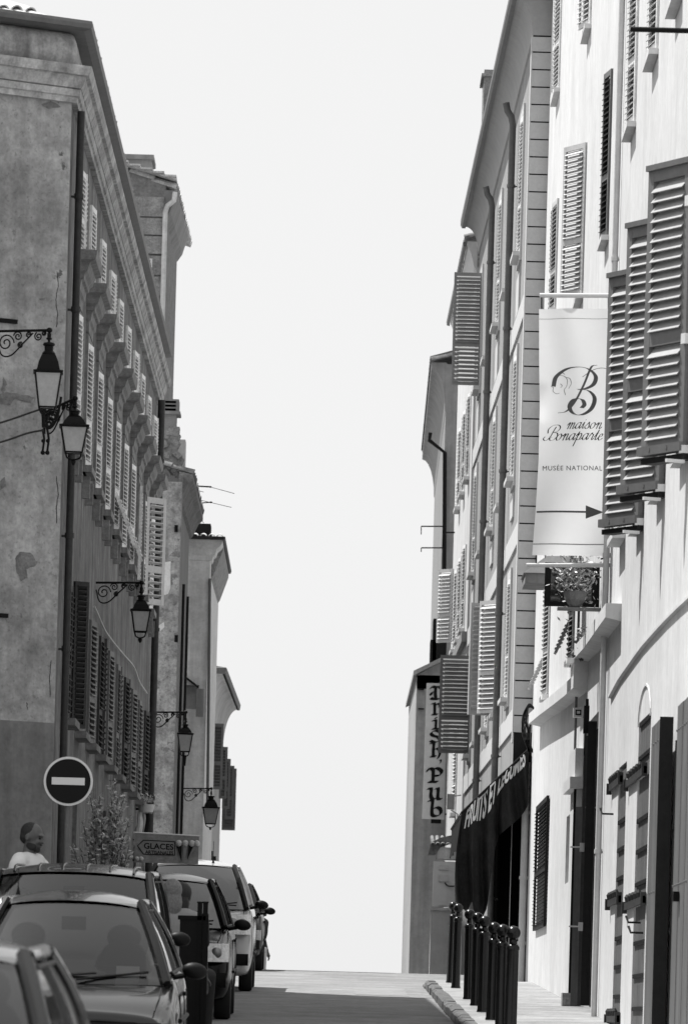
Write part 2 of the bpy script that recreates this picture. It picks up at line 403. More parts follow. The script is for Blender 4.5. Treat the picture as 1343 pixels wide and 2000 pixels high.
def window(root, w, s, z0, z1, wd, key='shL', aL=0, aR=0, mid=0.36, sill=True, pitch=0.05, silkey='corn', off=0.0, frame=None, flap=None, leaves='LR', depth=0.16, silh=0.07, silp=0.10, stile=0.05, lw=None, panekey='pane', one=None):
    h = z1-z0; Mx = wmat(root) @ w.m(s, z0)
    k = ('win', round(wd, 2), round(h, 2), depth, frame)
    if k not in CACHE:
        mb = MB(); f = 0.05; yb = -depth+0.03
        mb.box(-wd/2+.002, -wd/2+f, yb, yb+.05, .002, h-.002); mb.box(wd/2-f, wd/2-.002, yb, yb+.05, .002, h-.002)
        mb.box(-wd/2+f, wd/2-f, yb, yb+.05, .002, f); mb.box(-wd/2+f, wd/2-f, yb, yb+.05, h-f, h-.002); mb.box(-.03, .03, yb+.002, yb+.055, f, h-f)
        for q in (1, 2): mb.box(-wd/2+f, wd/2-f, yb+.004, yb+.045, h*q/3-.015, h*q/3+.015)
        CACHE[k] = mb.mesh('window', 'shL')
        pb = MB().box(-wd/2+f, wd/2-f, yb+.015, yb+.022, f, h-f); CACHE[k+('p',)] = pb.mesh('pane', 'pane')
    o = link('window', CACHE[k], root, Mx); link('pane', CACHE[k+('p',)], o)
    if frame:
        fb = MB(); fw = frame[0]; fp = frame[1]
        fb.box(-wd/2-fw, -wd/2-.001, -0.01, fp, -fw, h+fw); fb.box(wd/2+.001, wd/2+fw, -0.01, fp, -fw, h+fw)
        fb.box(-wd/2, wd/2, -0.01, fp-.001, h+.001, h+fw); fb.box(-wd/2, wd/2, -.01, fp-.001, -fw, -.001); sub('surround', fb, frame[2], o)
    lw = lw or wd/2-.004
    me = leaf(lw, h-.02, key, mid, pitch=pitch, stile=stile)
    if 'L' in leaves: link('shutter', me, o, Matrix.Translation((-wd/2+.003, 0.01+off, .01)) @ Matrix.Rotation(R(aL), 4, 'Z'))
    if 'R' in leaves: link('shutter', me, o, Matrix.Translation((wd/2-.003, 0.01+off, .01)) @ Matrix.Rotation(R(-aR), 4, 'Z') @ Matrix.Diagonal((-1, 1, 1, 1)))
    if flap:                                  # the lower part of the shutter pushed out on top hinges
        a0, side = flap
        fm = flapmesh(wd*0.42, h*0.3, key); sx = -1 if side == 'L' else 1
        link('shutter_flap', fm, o, Matrix.Translation((sx*wd*.24-wd*.21, 0.035+off, h*0.34)) @ Matrix.Rotation(R(a0), 4, 'X') @ Matrix.Translation((0, 0, -h*.3)))
    if sill:
        sb = MB().box(-wd/2-.06, wd/2+.06, 0.002, silp, -silh, 0.0)
        sub('sill', sb, silkey, o)
    return o
def downpipe(root, w, s, z0, z1, r=0.045, key='darkpipe', n=0.09, gooseneck=0.0, collars=6):
    mb = MB(); pts = [w.p(s, n, z0), w.p(s, n, z1-.3)]
    if gooseneck: pts += [w.p(s, n+gooseneck*.2, z1-.18), w.p(s, n+gooseneck*.75, z1-.08), w.p(s, n+gooseneck, z1+.05)]
    else: pts += [w.p(s, n, z1)]
    mb.tube(pts, r, 12); c = MB()
    for i in range(collars):
        z = z0+(z1-z0-.4)*(i+.6)/collars; c.tube([w.p(s, n, z), w.p(s, n, z+.05)], r*1.25, 12)
        c.box(-.012, .012, -.01, n, z+.01, z+.03, w.m(s, 0))
    o = part('downpipe', mb, key, root, True); sub('bracket', c, key, o); return o

# ------------------------------------------------------------------ lettering
def text_mesh(txt, size, depth=0.002, bold=0.0, shear=0.0, spacing=1.0, align='LEFT'):
    cu = bpy.data.curves.new('t', 'FONT'); cu.body = txt; cu.size = size; cu.offset = bold; cu.shear = shear; cu.space_character = spacing
    cu.align_x = align; cu.extrude = depth; cu.resolution_u = 4
    o = bpy.data.objects.new('t', cu); COL.objects.link(o); bpy.context.view_layer.update()
    me = bpy.data.meshes.new_from_object(o.evaluated_get(bpy.context.evaluated_depsgraph_get()))
    bpy.data.objects.remove(o); return me
def cr(pts, n=8):                               # smooth curve through points
    out = []; p = [Vector(q) for q in pts]; p = [p[0]*2-p[1]]+p+[p[-1]*2-p[-2]]
    for i in range(1, len(p)-2):
        for k in range(n):
            t = k/n; a, b, c, d = p[i-1], p[i], p[i+1], p[i+2]
            out.append(0.5*((2*b)+(c-a)*t+(2*a-5*b+4*c-d)*t*t+(3*b-3*c+d-a)*t**3))
    out.append(p[-2]); return out
_q = [0]
def pen(mb, strokes, ox, oy, sc, nib=0.12, ang=40, thin=0.02, slant=0.0, smooth=True, z=0.0):
    """broad-nib pen: strokes in a unit box drawn in the x-y plane"""
    na = Vector((math.cos(R(ang)), math.sin(R(ang))))*nib*.5*sc
    for st in strokes:
        pts = cr([Vector(q) for q in st], 7) if smooth and len(st) > 2 else [Vector(q) for q in st]
        pts = [Vector((ox+(q.x+q.y*slant)*sc, oy+q.y*sc)) for q in pts]
        for a, b in zip(pts, pts[1:]):
            if (b-a).length < 1e-6: continue
            _q[0] = (_q[0]+1) % 5; zz = z+_q[0]*0.0004
            d = (b-a).normalized()*thin*.3*sc; pn = Vector((-d.y, d.x))/.3*.5
            A, B = a-d, b+d
            mb.add([(A.x-na.x, A.y-na.y, zz), (B.x-na.x, B.y-na.y, zz), (B.x+na.x, B.y+na.y, zz), (A.x+na.x, A.y+na.y, zz)], [(0, 1, 2, 3)])
            zz += 0.0002
            mb.add([(A.x-pn.x, A.y-pn.y, zz), (B.x-pn.x, B.y-pn.y, zz), (B.x+pn.x, B.y+pn.y, zz), (A.x+pn.x, A.y+pn.y, zz)], [(0, 1, 2, 3)])
SC = {  # copperplate-like minuscule strokes, x-height 1
 'm': ([[(0, .6), (.15, .95), (.25, 1), (.25, .6), (.25, 0)], [(.25, .5), (.45, .95), (.62, .95), (.62, .5), (.62, 0)], [(.62, .5), (.82, .95), (1.0, .9), (1.0, .4), (1.02, .05), (1.2, .1), (1.3, .35)]], 1.3),
 'a': ([[(.7, .85), (.45, 1), (.15, .75), (.08, .35), (.25, .02), (.5, .15), (.7, .6)], [(.72, 1), (.7, .4), (.76, .05), (.9, .08), (1.0, .35)]], 1.0),
 'i': ([[(0, .5), (.15, .9), (.2, 1), (.2, .35), (.28, .04), (.42, .1), (.52, .35)], [(.22, 1.35), (.26, 1.42)]], .52),
 's': ([[(0, .3), (.3, .8), (.42, 1.05), (.5, .75), (.62, .35), (.5, .02), (.2, .02), (.12, .18)], [(.45, .05), (.7, .2), (.78, .35)]], .78),
 'o': ([[(.5, 1), (.18, .8), (.08, .4), (.25, .02), (.55, .12), (.7, .55), (.55, .95), (.42, .98)], [(.6, .85), (.8, .7), (.95, .8)]], .92),
 'n': ([[(0, .6), (.15, .95), (.25, 1), (.25, .6), (.25, 0)], [(.25, .5), (.48, .95), (.66, .92), (.66, .4), (.7, .05), (.86, .08), (.98, .35)]], .98),
 'p': ([[(0, .6), (.2, 1.1), (.24, 1.2), (.22, .4), (.18, -.9)], [(.22, .55), (.45, .98), (.68, .9), (.74, .5), (.6, .08), (.38, .02), (.26, .15)], [(.6, .06), (.85, .1), (.98, .35)]], .98),
 'r': ([[(0, .5), (.15, .95), (.25, 1.1), (.28, .9), (.5, .85), (.52, .6), (.5, .2), (.62, .02), (.78, .3)]], .78),
 't': ([[(0, .4), (.22, 1.0), (.3, 1.55), (.26, .6), (.28, .1), (.45, .04), (.6, .35)], [(.05, 1.02), (.5, 1.05)]], .6),
 'e': ([[(.12, .45), (.45, .6), (.52, .85), (.35, 1.0), (.14, .75), (.1, .3), (.3, .0), (.55, .12), (.72, .35)]], .72),
 'B': ([[(1.25, 2.3), (1.05, 1.6), (.85, .7), (.5, .1), (.1, -.05), (-.25, .25), (-.1, .6)], [(.2, 1.2), (.1, 1.9), (.7, 2.55), (1.6, 2.6), (2.0, 2.1), (1.7, 1.55), (1.05, 1.35)], [(1.05, 1.35), (1.75, 1.25), (1.95, .7), (1.55, .1), (1.0, .0), (.8, .3), (1.1, .55)]], 1.9),
}
def script(mb, txt, x, y, sc, nib=.16, slant=.45):
    for c in txt:
        if c == ' ': x += .5*sc; continue
        st, adv = SC[c]; pen(mb, st, x, y, sc, nib=nib, ang=15, thin=.045, slant=slant); x += adv*sc
    return x
UN = {  # uncial capitals for the pub sign, height 1
 'I': [[(.12, .86), (.22, 1.0), (.5, .95), (.78, 1.0), (.86, .9)], [(.5, .95), (.46, .5), (.5, .08)], [(.12, .1), (.3, .03), (.7, .03), (.88, .12)], [(.3, .55), (.12, .5), (.16, .36)]],
 'r': [[(.1, .95), (.35, 1.0), (.38, .5), (.38, .05)], [(.15, .03), (.62, .03)], [(.38, .7), (.6, .98), (.85, .9), (.8, .72)]],
 'i': [[(.2, .78), (.5, .8), (.5, .4), (.5, .06)], [(.2, .03), (.8, .03)], [(.47, 1.05), (.53, 1.02)]],
 's': [[(.9, .88), (.55, 1.0), (.15, .82), (.3, .58), (.7, .45), (.85, .2), (.5, .0), (.1, .14)]],
 'h': [[(.1, 1.1), (.35, 1.1), (.32, .6), (.32, .04)], [(.12, .03), (.5, .03)], [(.32, .5), (.6, .68), (.85, .5), (.84, .2), (.7, -.12)]],
 "'": [[(.4, .9), (.58, .85), (.5, .5), (.36, .35)]],
 'P': [[(.0, .8), (.12, 1.0), (.4, .92), (.42, .5), (.4, .05)], [(.1, .03), (.72, .03)], [(.3, .92), (.7, 1.02), (1.02, .8), (.9, .52), (.45, .46)]],
 'u': [[(.05, .8), (.28, .78), (.25, .3), (.4, .04), (.65, .12), (.76, .3)], [(.6, .8), (.78, .78), (.76, .1), (1.0, .04)]],
 'b': [[(.02, 1.1), (.3, 1.12), (.26, .6), (.28, .1), (.55, .0), (.88, .16), (.86, .5), (.6, .64), (.3, .5)]],
}

# ================================================================== the setting
mb = MB(); ys = [-30, 0, 20, 40, 60, 80, 90]+[96+i for i in range(0, 14)]+[115, 130, 160, 200, 300, 600, 1200, 3000]
mb.grid([[(x, y, G(y)) for x in (-600, -60, -20, -8, -3, 0, 3, 8, 20, 60, 600)] for y in ys])
o = link('road', mb.mesh('road', 'road')); tag(o, None, None, None, 'structure')
for (x0, x1, y0, y1, k_) in ((.35, 1.1, 78.5, 84, 'patchL'),):
    mb = MB(); n_ = 12; mb.grid([[(x0+(x1-x0)*k/6+random.uniform(-.02, .02), y, G(y)+.004) for k in range(7)] for y in [y0+(y1-y0)*i/n_+random.uniform(-.03, .03)*(0 < i < n_) for i in range(n_+1)]])
    o = link('road_patch', mb.mesh('road_patch', k_)); tag(o, None, None, None, 'structure')
mb = MB(); ys = [15+i*1.0 for i in range(70)]+[85.0, 85.9]
mb.grid([[(1.54, y, G(y)+(0.12 if y < 85.5 else 0.006)), (3.35, y, G(y)+(0.135 if y < 85.5 else 0.02))] for y in ys])
o = link('sidewalk', mb.mesh('sidewalk', 'pave')); tag(o, None, None, None, 'structure')
mb = MB(); y = 15.0
while y < 85.6:
    L = random.uniform(.7, 1.05); j = random.uniform(-.008, .008); k = random.uniform(-.008, .008)
    h = 0.125+k if y+L < 84.6 else 0.06
    mb.add([(1.41+j, y, G(y)-.1), (1.55, y, G(y)-.1), (1.55, y, G(y)+h), (1.43+j+.02, y, G(y)+h), (1.41+j, y, G(y)+h-.03),
            (1.41+j, y+L-.004, G(y+L)-.1), (1.55, y+L-.004, G(y+L)-.1), (1.55, y+L-.004, G(y+L)+h), (1.43+j+.02, y+L-.004, G(y+L)+h), (1.41+j, y+L-.004, G(y+L)+h-.03)],
           [(0, 1, 2, 3, 4), (9, 8, 7, 6, 5), (0, 5, 6, 1), (1, 6, 7, 2), (2, 7, 8, 3), (3, 8, 9, 4), (4, 9, 5, 0)])
    y += L
o = link('kerb', mb.mesh('kerb', 'kerb')); tag(o, None, None, None, 'structure')

# ================================================================== L1: the long corner house on the left
EN = 80.3; wF = Wall((-2.62, EN), (-2.65, 54)); ed = Vector((-0.84, -0.55)); cor = Vector((-2.65, 54)); endp = cor+ed*9
wE = Wall(cor, endp)
root = thing('corner_house', (-2.65, 54, 1.0), 'long weathered corner house at the left with a row of hooded windows', 'house')
YK = [56.15+2.51*k for k in range(10)]; SK = [wF.sY(y) for y in YK]
holes = []
for s in SK:
    holes += [(s-.42, s+.42, 9.05, 9.86, .16), (s-.45, s+.45, 7.2, 8.46, .16), (s-.45, s+.45, 4.5, 5.82, .16)]
for k in (1, 3, 4, 6, 8): holes += [(SK[k]-.5, SK[k]+.5, 1.75 if k % 2 else 2.3, 3.9, .25)]
sh = shell([(-2.62, EN), (-2.65, 54), tuple(endp), (-14, 60), (-14, EN)], 0.5, 10.3, {0: holes})
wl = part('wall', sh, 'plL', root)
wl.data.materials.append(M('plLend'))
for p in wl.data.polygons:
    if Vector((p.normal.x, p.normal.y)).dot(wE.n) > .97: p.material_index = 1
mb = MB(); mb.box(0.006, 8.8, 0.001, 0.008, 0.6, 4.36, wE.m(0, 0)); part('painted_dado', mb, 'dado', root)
pts = [(-2.62, EN+.12), (-2.65, 54), tuple(endp)]
z = 10.2
prof = [(0.001, z), (.05, z+.0), (.055, z+.05), (.075, z+.06), (.085, z+.12), (.06, z+.125), (.09, z+.135), (.12, z+.2), (.125, z+.24), (.16, z+.25), (.18, z+.31), (.185, z+.335), (-.25, z+.34)]
c = part('cornice', sweep(pts, prof), 'corn', root); 
prof = [(-.25, z+.342), (.04, z+.342), (.07, z+.37), (.085, z+.42), (.09, z+.5), (.085, z+.58), (.06, z+.64), (.02, z+.668), (-.25, z+.668)]
part('parapet_roll', sweep([(-2.62, EN), (-2.65, 54.03), tuple(endp)], [(o_-.06, z_) for o_, z_ in prof]), 'corn', root, True)
prof = [(-.2, z+.67), (.1, z+.67), (.17, z+.69), (.185, z+.73), (.175, z+.76), (.15, z+.72), (.1, z+.715), (-.2, z+.72)]
part('gutter', sweep(pts, prof), 'zinc', root)
eA = cor+ed*0.0; rb = part('roof', tiles(cor+Vector((.0, .1))+ed*.12, endp, z+.72, (-wE.n.x, -wE.n.y), .32, 2.0, .148, rows=3), 'tile', root, True)
q0 = cor+ed*.1; q1 = endp
mb = MB(); bk = -wE.n*4
mb.add([(q0.x, q0.y+.1, z+.71), (q1.x, q1.y, z+.71), (q1.x+bk.x, q1.y+bk.y, z+1.9), (q0.x+bk.x-3, q0.y+bk.y, z+1.9)], [(0, 1, 2, 3)])
mb.add([(-2.55, 54.1, z+.71), (-2.5, EN, z+.71), (-7, EN, z+1.9), (-7, 57, z+1.9)], [(0, 1, 2, 3)])
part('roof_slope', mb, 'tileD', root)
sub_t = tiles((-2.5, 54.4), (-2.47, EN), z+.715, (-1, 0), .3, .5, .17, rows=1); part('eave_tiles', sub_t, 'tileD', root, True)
CACHE['hood'] = None
def ringloft(levels):                        # [(z, n, half width)] against the wall
    mb = MB(); k = 0
    for z_, n_, h_ in levels:
        mb.v += [Vector((-h_, 0, z_)), Vector((-h_, n_, z_)), Vector((h_, n_, z_)), Vector((h_, 0, z_))]
    for i in range(len(levels)-1):
        for j in range(4):
            j2 = (j+1) % 4; mb.f.append((i*4+j, i*4+j2, i*4+4+j2, i*4+4+j))
    mb.f.append((3, 2, 1, 0)); e = len(mb.v)-4; mb.f.append((e, e+1, e+2, e+3)); return mb
hoodm = ringloft([(0, .03, .52), (.10, .03, .52), (.12, .05, .54), (.16, .055, .545), (.2, .06, .55), (.21, .085, .575), (.25, .09, .58), (.28, .12, .61), (.34, .14, .63), (.36, .145, .635), (.38, .20, .69), (.43, .21, .70), (.47, .215, .705), (.49, .1, .6)]).mesh('window_hood', 'hood')
for k, s in enumerate(SK):
    window(root, wF, s, 9.05, 9.86, .84, 'shL', 3 if k % 3 else 6, 4, pitch=.042, mid=.4, silkey='hood', silp=.07, silh=.05, stile=.04)
    fl = {4: (22, 'R'), 5: (18, 'L'), 6: (20, 'R')}.get(k)
    window(root, wF, s, 7.2, 8.46, .9, 'shL', 4, 5 if k != 8 else 4, pitch=.045, silkey='hood', silp=.1, flap=fl, frame=(.07, .03, 'hood'), stile=.045, leaves='LR' if k != 7 else 'L')
    link('window_hood', hoodm, root, wmat(root) @ wF.m(s, 8.55))
    mb = MB(); mb.box(-.42, -.34, 0.002, .09, -.30, -.10); mb.box(.34, .42, 0.002, .09, -.30, -.10); 
    part('sill_bracket', MB().box(s-.42, s-.33, .002, .08, 6.87, 7.09, wF.m(0, 0)).box(s+.33, s+.42, .002, .08, 6.87, 7.09, wF.m(0, 0)), 'hood', root)
    window(root, wF, s, 4.5, 5.82, .9, 'shG' if k % 3 else 'shD', 3 + k % 4, 2 + (k*7) % 5, pitch=.055, silkey='cornD', silp=.12, stile=.045)
for k in (1, 3, 4, 6, 8):
    z0 = 1.75 if k % 2 else 2.3
    mb = MB(); 
    for i in range(6): mb.box(-.49+i*.163, -.49+(i+1)*.163-.012, -.2, -.16, z0+.01, 3.88)
    part('door' if k % 2 else 'ground_window', mb, 'woodD', root, Mx=wmat(root) @ wF.m(SK[k], 0))
# the one leaf of the eighth window stands out from the facade, white
k = 7; me = leaf(.40, 1.42, 'shW', .33, pitch=.075, stile=.06, tilt=22, half=.42)
link('open_shutter', me, root, wmat(root) @ wF.m(wF.sY(76.0), 7.1, .03) @ Matrix.Rotation(R(142), 4, 'Z') @ Matrix.Diagonal((1, 1, 1, 1)), 'white louvred shutter swung out from the facade')
link('open_shutter', leaf(.17, 1.45, 'shD', 0, pitch=.05, stile=.03), root, wmat(root) @ wF.m(wF.sY(56.6), 4.45, .03) @ Matrix.Rotation(R(128), 4, 'Z'), 'dark shutter swung out from the lower floor')
downpipe(root, wF, wF.sY(54.35), 1.2, 10.18, .036, 'darkpipe', .075, collars=8)
downpipe(root, wF, wF.sY(79.5), 1.6, 10.18, .05, 'darkpipe', .08, collars=7)
def loss(pts_px, nm, key, n_=.0035):
    vs = []
    for (x0, y0), (x1, y1) in zip(pts_px, pts_px[1:]+pts_px[:1]):
        for q in range(4):
            t = q/4; x = x0+(x1-x0)*t+random.uniform(-1.3, 1.3); y = y0+(y1-y0)*t+random.uniform(-1.5, 1.5); s_, z_ = wE.hit(x, y); vs.append(wE.p(s_, n_, z_))
    c_ = sum(vs, Vector())/len(vs); mb = MB(); mb.add(vs+[c_], [(i, (i+1) % len(vs), len(vs)) for i in range(len(vs))]); part(nm, mb, key, root)
for pl in ([(30, 1090), (42, 1076), (60, 1080), (74, 1098), (66, 1108), (50, 1110), (54, 1128), (42, 1136), (34, 1118)], [(-4, 772), (14, 765), (40, 770), (68, 776), (60, 786), (30, 780), (18, 792), (-4, 788)],
           [(0, 940), (9, 930), (12, 948), (2, 958)], [(80, 204), (100, 196), (118, 208), (96, 214)], [(2, 760), (8, 735), (13, 752), (8, 770)], [(76, 584), (90, 580), (86, 588)]): loss(pl, 'plaster_loss', 'losspl')
for pl in ([(112, 530), (114, 560), (109, 585), (113, 615), (110, 645)], [(110, 930), (115, 965), (110, 990), (112, 1030)], [(100, 1290), (97, 1330), (99, 1370)], [(52, 1372), (56, 1390)]):
    mb = MB(); pts_ = []
    for (x0, y0), (x1, y1) in zip(pl, pl[1:]):
        for q in range(5): s_, z_ = wE.hit(x0+(x1-x0)*q/5+random.uniform(-.9, .9), y0+(y1-y0)*q/5); pts_.append(wE.p(s_, .002, z_))
    mb.tube(pts_, [.002+random.random()*.002 for _ in pts_], 4); part('crack', mb, 'inkD', root)
mb = MB()
for px, py, pw in ((-6, 629, 38), (-6, 1203, 20)):
    s0, zz = wE.hit(px+pw, py); s1, _ = wE.hit(px, py); mb.box(s0, s1, .002, .03, zz-.02, zz+.02, wE.m(0, 0))
part('wall_clamp', mb, 'iron', root)

# ================================================================== left background houses
def tie(w, s0, s1, z, n=.05): return None
# stone gable house
root = thing('stone_gable_house', (-3.55, 110, 1.5), 'tall house with a bare stone block gable behind the long corner house', 'house')
w = Wall((-3.48, 116), (-3.55, 110)); zt = 17.2
gl = P(341, 356, 110); gr = P(228, 322, 110); sl_ = (gr.z-gl.z)/(gl.x-gr.x); zt = min(zt, gl.z-.1)
mb = shell([(-3.48, 116), (-3.55, 110), (-9, 110), (-9, 116)], 1.0, zt)
def gz(x): return gl.z+(gl.x-x)*sl_-.02
mb.add([(-3.55, 110, zt), (-9, 110, zt), (-9, 110, gz(-9)), (-3.55, 110, gz(-3.55)), (-3.48, 116, zt), (-9, 116, zt), (-9, 116, gz(-9)), (-3.48, 116, gz(-3.48))], [(0, 1, 2, 3), (7, 6, 5, 4), (0, 3, 7, 4), (2, 6, 7, 3)])
part('wall', mb, 'stone', root)
mb = MB(); rr = random.Random(3); z_ = 8.0
while z_ < 17.3:
    hh = rr.uniform(.3, .42); x = -3.56
    while x > -6.3:
        ww = rr.uniform(.4, .95)
        if rr.random() < .93 and z_+hh < gz(x)-.03: mb.box(x-ww+.015, x-.015, 109.95+rr.uniform(-.03, .025), 110.02, z_+.02, z_+hh-.015)
        x -= ww
    z_ += hh
part('stone_courses', mb, 'stoneL', root)
mb = MB(); gl = P(345, 352, 109.8); gr = P(228, 317, 109.8)
mb.add([gl, gr, gr+Vector((0, 0, .05)), gl+Vector((0, 0, .05)), gl+Vector((0, 6.6, 0)), gr+Vector((0, 6.6, 0)), gr+Vector((0, 6.6, .05)), gl+Vector((0, 6.6, .05))], [(0, 1, 2, 3), (4, 7, 6, 5), (3, 2, 6, 7), (0, 4, 5, 1), (0, 3, 7, 4)])
for i in range(5):
    p = gr.lerp(gl, (i+.5)/5); mb.box(p.x-.10, p.x+.11, 109.7+i*.01, 110.3, p.z+.03, p.z+.065)
part('roof', mb, 'tile', root)
a = P(232, 303, 112); b = P(296, 335, 112)
part('chimney', MB().box(a.x-.4, b.x, 112, 113.2, 15, a.z).box(a.x-.45, b.x+.04, 111.95, 113.25, a.z-.07, a.z+.02), 'smoothG', root)
zt = PZ(345, 372, 110)
part('eave', sweep([(-3.48, 116.2), (-3.55, 110.0)], [(0, zt-.55), (.1, zt-.4), (.16, zt-.2), (.2, zt-.06), (.2, zt), (0, zt)]), 'smoothG', root)
part('eave_tiles', tiles((-3.28, 118.2), (-3.36, 110.0), zt+.03, (-1, 0), .35, .9, .30, r=.14, rows=2), 'tile', root, True)
mb = MB(); mb.tube([P(342, 375, 109.9), P(340, 392, 109.9), P(327, 402, 109.9), P(323, 415, 109.9), P(318, 600, 109.9), P(312, 800, 109.9)], .05, 10); part('downpipe', mb, 'pale', root, True)
mb = MB(); a = P(289, 505, 109.9); b = P(297, 533, 109.9); mb.box(a.x, b.x, 109.9, 110.0, b.z, a.z); part('window', mb, 'paintW', root)

# peeling house
root = thing('peeling_house', (-2.86, 100, 2), 'narrow house with peeling blotched plaster on its side just past the long corner house', 'house')
z1 = PZ(350, 930, 100)
wS = Wall((-2.86, 108), (-2.86, 100))
part('wall', shell([(-2.86, 108), (-2.86, 100.3), (-2.95, 100.3), (-9, 100.3), (-9, 108)], 1.0, z1, {0: [(2.2, 2.9, 4.4, 5.9, .15), (4.9, 5.6, 4.4, 5.9, .15)]}), 'smoothG', root)
a = PX(300, 1300, 100.2); b = PX(347, 1300, 100.2)
part('side_wall', MB().box(-4.2, b, 100.0, 100.29, 1.0, z1-.1), 'peel', root)
a = P(312, 1098, 99.99); b = P(333, 1160, 99.99)
mb = MB(); mb.add([(x, 99.985, z) for x, z in [(a.x, b.z+.05), (a.x+.01, a.z-.12), (a.x+.05, a.z), (b.x-.01, a.z+.02), (b.x, b.z+.1), (b.x-.04, b.z), (a.x+.06, b.z-.04)]], [(0, 1, 2, 3, 4, 5, 6)])
a = P(308, 1230, 99.98)
mb.add([(a.x, 99.986, a.z), (a.x+.02, 99.986, a.z+.08), (a.x+.11, 99.986, a.z+.14), (a.x+.12, 99.986, a.z+.05), (a.x+.04, 99.986, a.z-.03)], [(0, 1, 2, 3, 4)])
part('bare_plaster', mb, 'peelW', root)
part('corner_pier', MB().box(PX(347, 1300, 100), -2.80, 99.97, 100.3, 1.0, z1), 'smoothG', root)
mb = MB(); rr = random.Random(5)
for i in range(26):                           # ragged rubble top
    px = rr.uniform(315, 347); py = rr.uniform(838, 935); p = P(px, py, 100.6); s_ = rr.uniform(.04, .12)
    T = Matrix.Translation(p) @ Matrix.Rotation(rr.uniform(0, 3), 4, 'Y'); mb.box(-s_, s_, -.12-i*.004, .2+i*.003, -s_*.7, s_*.7, T)
a = P(313, 836, 100.5); b = P(347, 940, 100.5); mb.box(-4.2, b.x-.02, 100.45, 101.4, b.z-.4, a.z)
part('ruined_top', mb, 'stoneL', root)
mb = MB(); a = P(346, 858, 101); b = P(361, 905, 101); mb.box(a.x, b.x, 101, 101.6, b.z-.6, a.z); part('buttress', mb, 'pale', root)
a = P(320, 779, 101.5); b = P(349, 806, 101.5)
mb = MB(); mb.box(a.x-.1, b.x, 101.5, 102.1, b.z, a.z).box(a.x-.12, b.x+.03, 101.45, 102.15, b.z-.03, b.z+.02).box(a.x-.06, b.x-.04, 101.53, 102.05, b.z-.5, b.z-.03)
ch = part('chimney', mb, 'smoothG', root)
mb = MB()
for i in range(3): zc = b.z+(a.z-b.z)*(.22+i*.28); mb.box(a.x-.02, b.x-.05, 101.49, 101.505, zc-.018, zc+.018)
sub('slot', mb, 'void', ch)
zt = z1
part('eave', sweep([(-2.86, 108.3), (-2.86, 100.1)], [(0, zt-.4), (.05, zt-.36), (.16, zt-.12), (.24, zt-.04), (.24, zt+.05), (0, zt+.09)]), 'stone', root)
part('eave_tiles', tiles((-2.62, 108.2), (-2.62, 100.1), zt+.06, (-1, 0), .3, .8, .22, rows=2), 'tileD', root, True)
mb = MB(); 
for i in range(2): mb.tube([wS.p(wS.sY(104+i*3), .03, 3), wS.p(wS.sY(104+i*3), .03, 9.5)], .025, 8)
part('downpipe', mb, 'shX', root)
for py in (1025, 1240): 
    a = P(341, py, 99.9); part('wall_vent', MB().box(a.x, a.x+.06, 99.93, 99.98, a.z-.12, a.z), 'iron', root)

# pale cornice house
root = thing('pale_cornice_house', (-2.68, 118, 2), 'pale plaster house with a moulded cornice and broken eave on the left', 'house')
z1 = PZ(408, 1075, 118)
part('wall', shell([(-2.68, 127), (-2.68, 118), (-9, 118), (-9, 127)], 0, z1, {1: [(.16, .5, PZ(380, 1385, 118), PZ(380, 1338, 118), .3)]}), 'pale', root)
zt = z1+.25
part('cornice', sweep([(-2.68, 118.9), (-2.68, 118), (-9, 118)], [(0, z1-.22), (.04, z1-.2), (.05, z1-.12), (.1, z1-.08), (.13, z1+.02), (.2, z1+.08), (.24, z1+.15), (.24, z1+.2), (0, z1+.2)]), 'pale', root)
part('broken_eave', sweep([(-2.70, 126.4), (-2.68, 118.9)], [(0, z1-.5), (.06, z1-.42), (.12, z1-.25), (.19, z1-.05), (.24, z1+.1), (.24, z1+.2), (0, z1+.2)]), 'stoneL', root)
part('gutter', sweep([(-2.70, 126.6), (-2.68, 117.9), (-9, 117.9)], [(.2, z1+.2), (.28, z1+.2), (.3, z1+.26), (.2, z1+.26)]), 'darkpipe', root)
part('roof', tiles((-2.5, 117.85), (-8, 117.85), z1+.25, (0, 1), .15, .7, .17, rows=1).add([(-2.42, 117.9, z1+.24), (-8.5, 117.9, z1+.24), (-8.5, 121, z1+.6), (-2.9, 121, z1+.3)], [(0, 1, 2, 3)]), 'tile', root, True)
a = P(379, 1022, 119.5); b = P(411, 1046, 119.5)
part('chimney', MB().box(a.x, b.x, 119.5, 120.3, b.z-.5, a.z).box(a.x-.03, b.x+.03, 119.45, 120.35, b.z+.0, b.z+.03), 'woodD', root)
mb = MB(); mb.tube([P(410, 1130, 117.95), P(405, 1600, 117.95)], .03, 8); part('downpipe', mb, 'greypipe', root)
mb = MB(); a = P(362, 1322, 117.9); b = P(388, 1342, 117.9)
mb.add([a, b, b+Vector((0, .4, .1)), a+Vector((0, .4, .1)), a+Vector((0, 0, -.03)), b+Vector((0, 0, -.03)), b+Vector((0, .4, .07)), a+Vector((0, .4, .07))], [(0, 1, 2, 3), (7, 6, 5, 4), (0, 4, 5, 1), (1, 5, 6, 2), (3, 2, 6, 7)])
part('small_canopy', mb, 'woodD', root)
a = P(384, 1345, 117.8); b = P(397, 1400, 117.8); part('shutter', MB().box(a.x, b.x, 117.8, 117.84, b.z, a.z), 'smoothG', root)

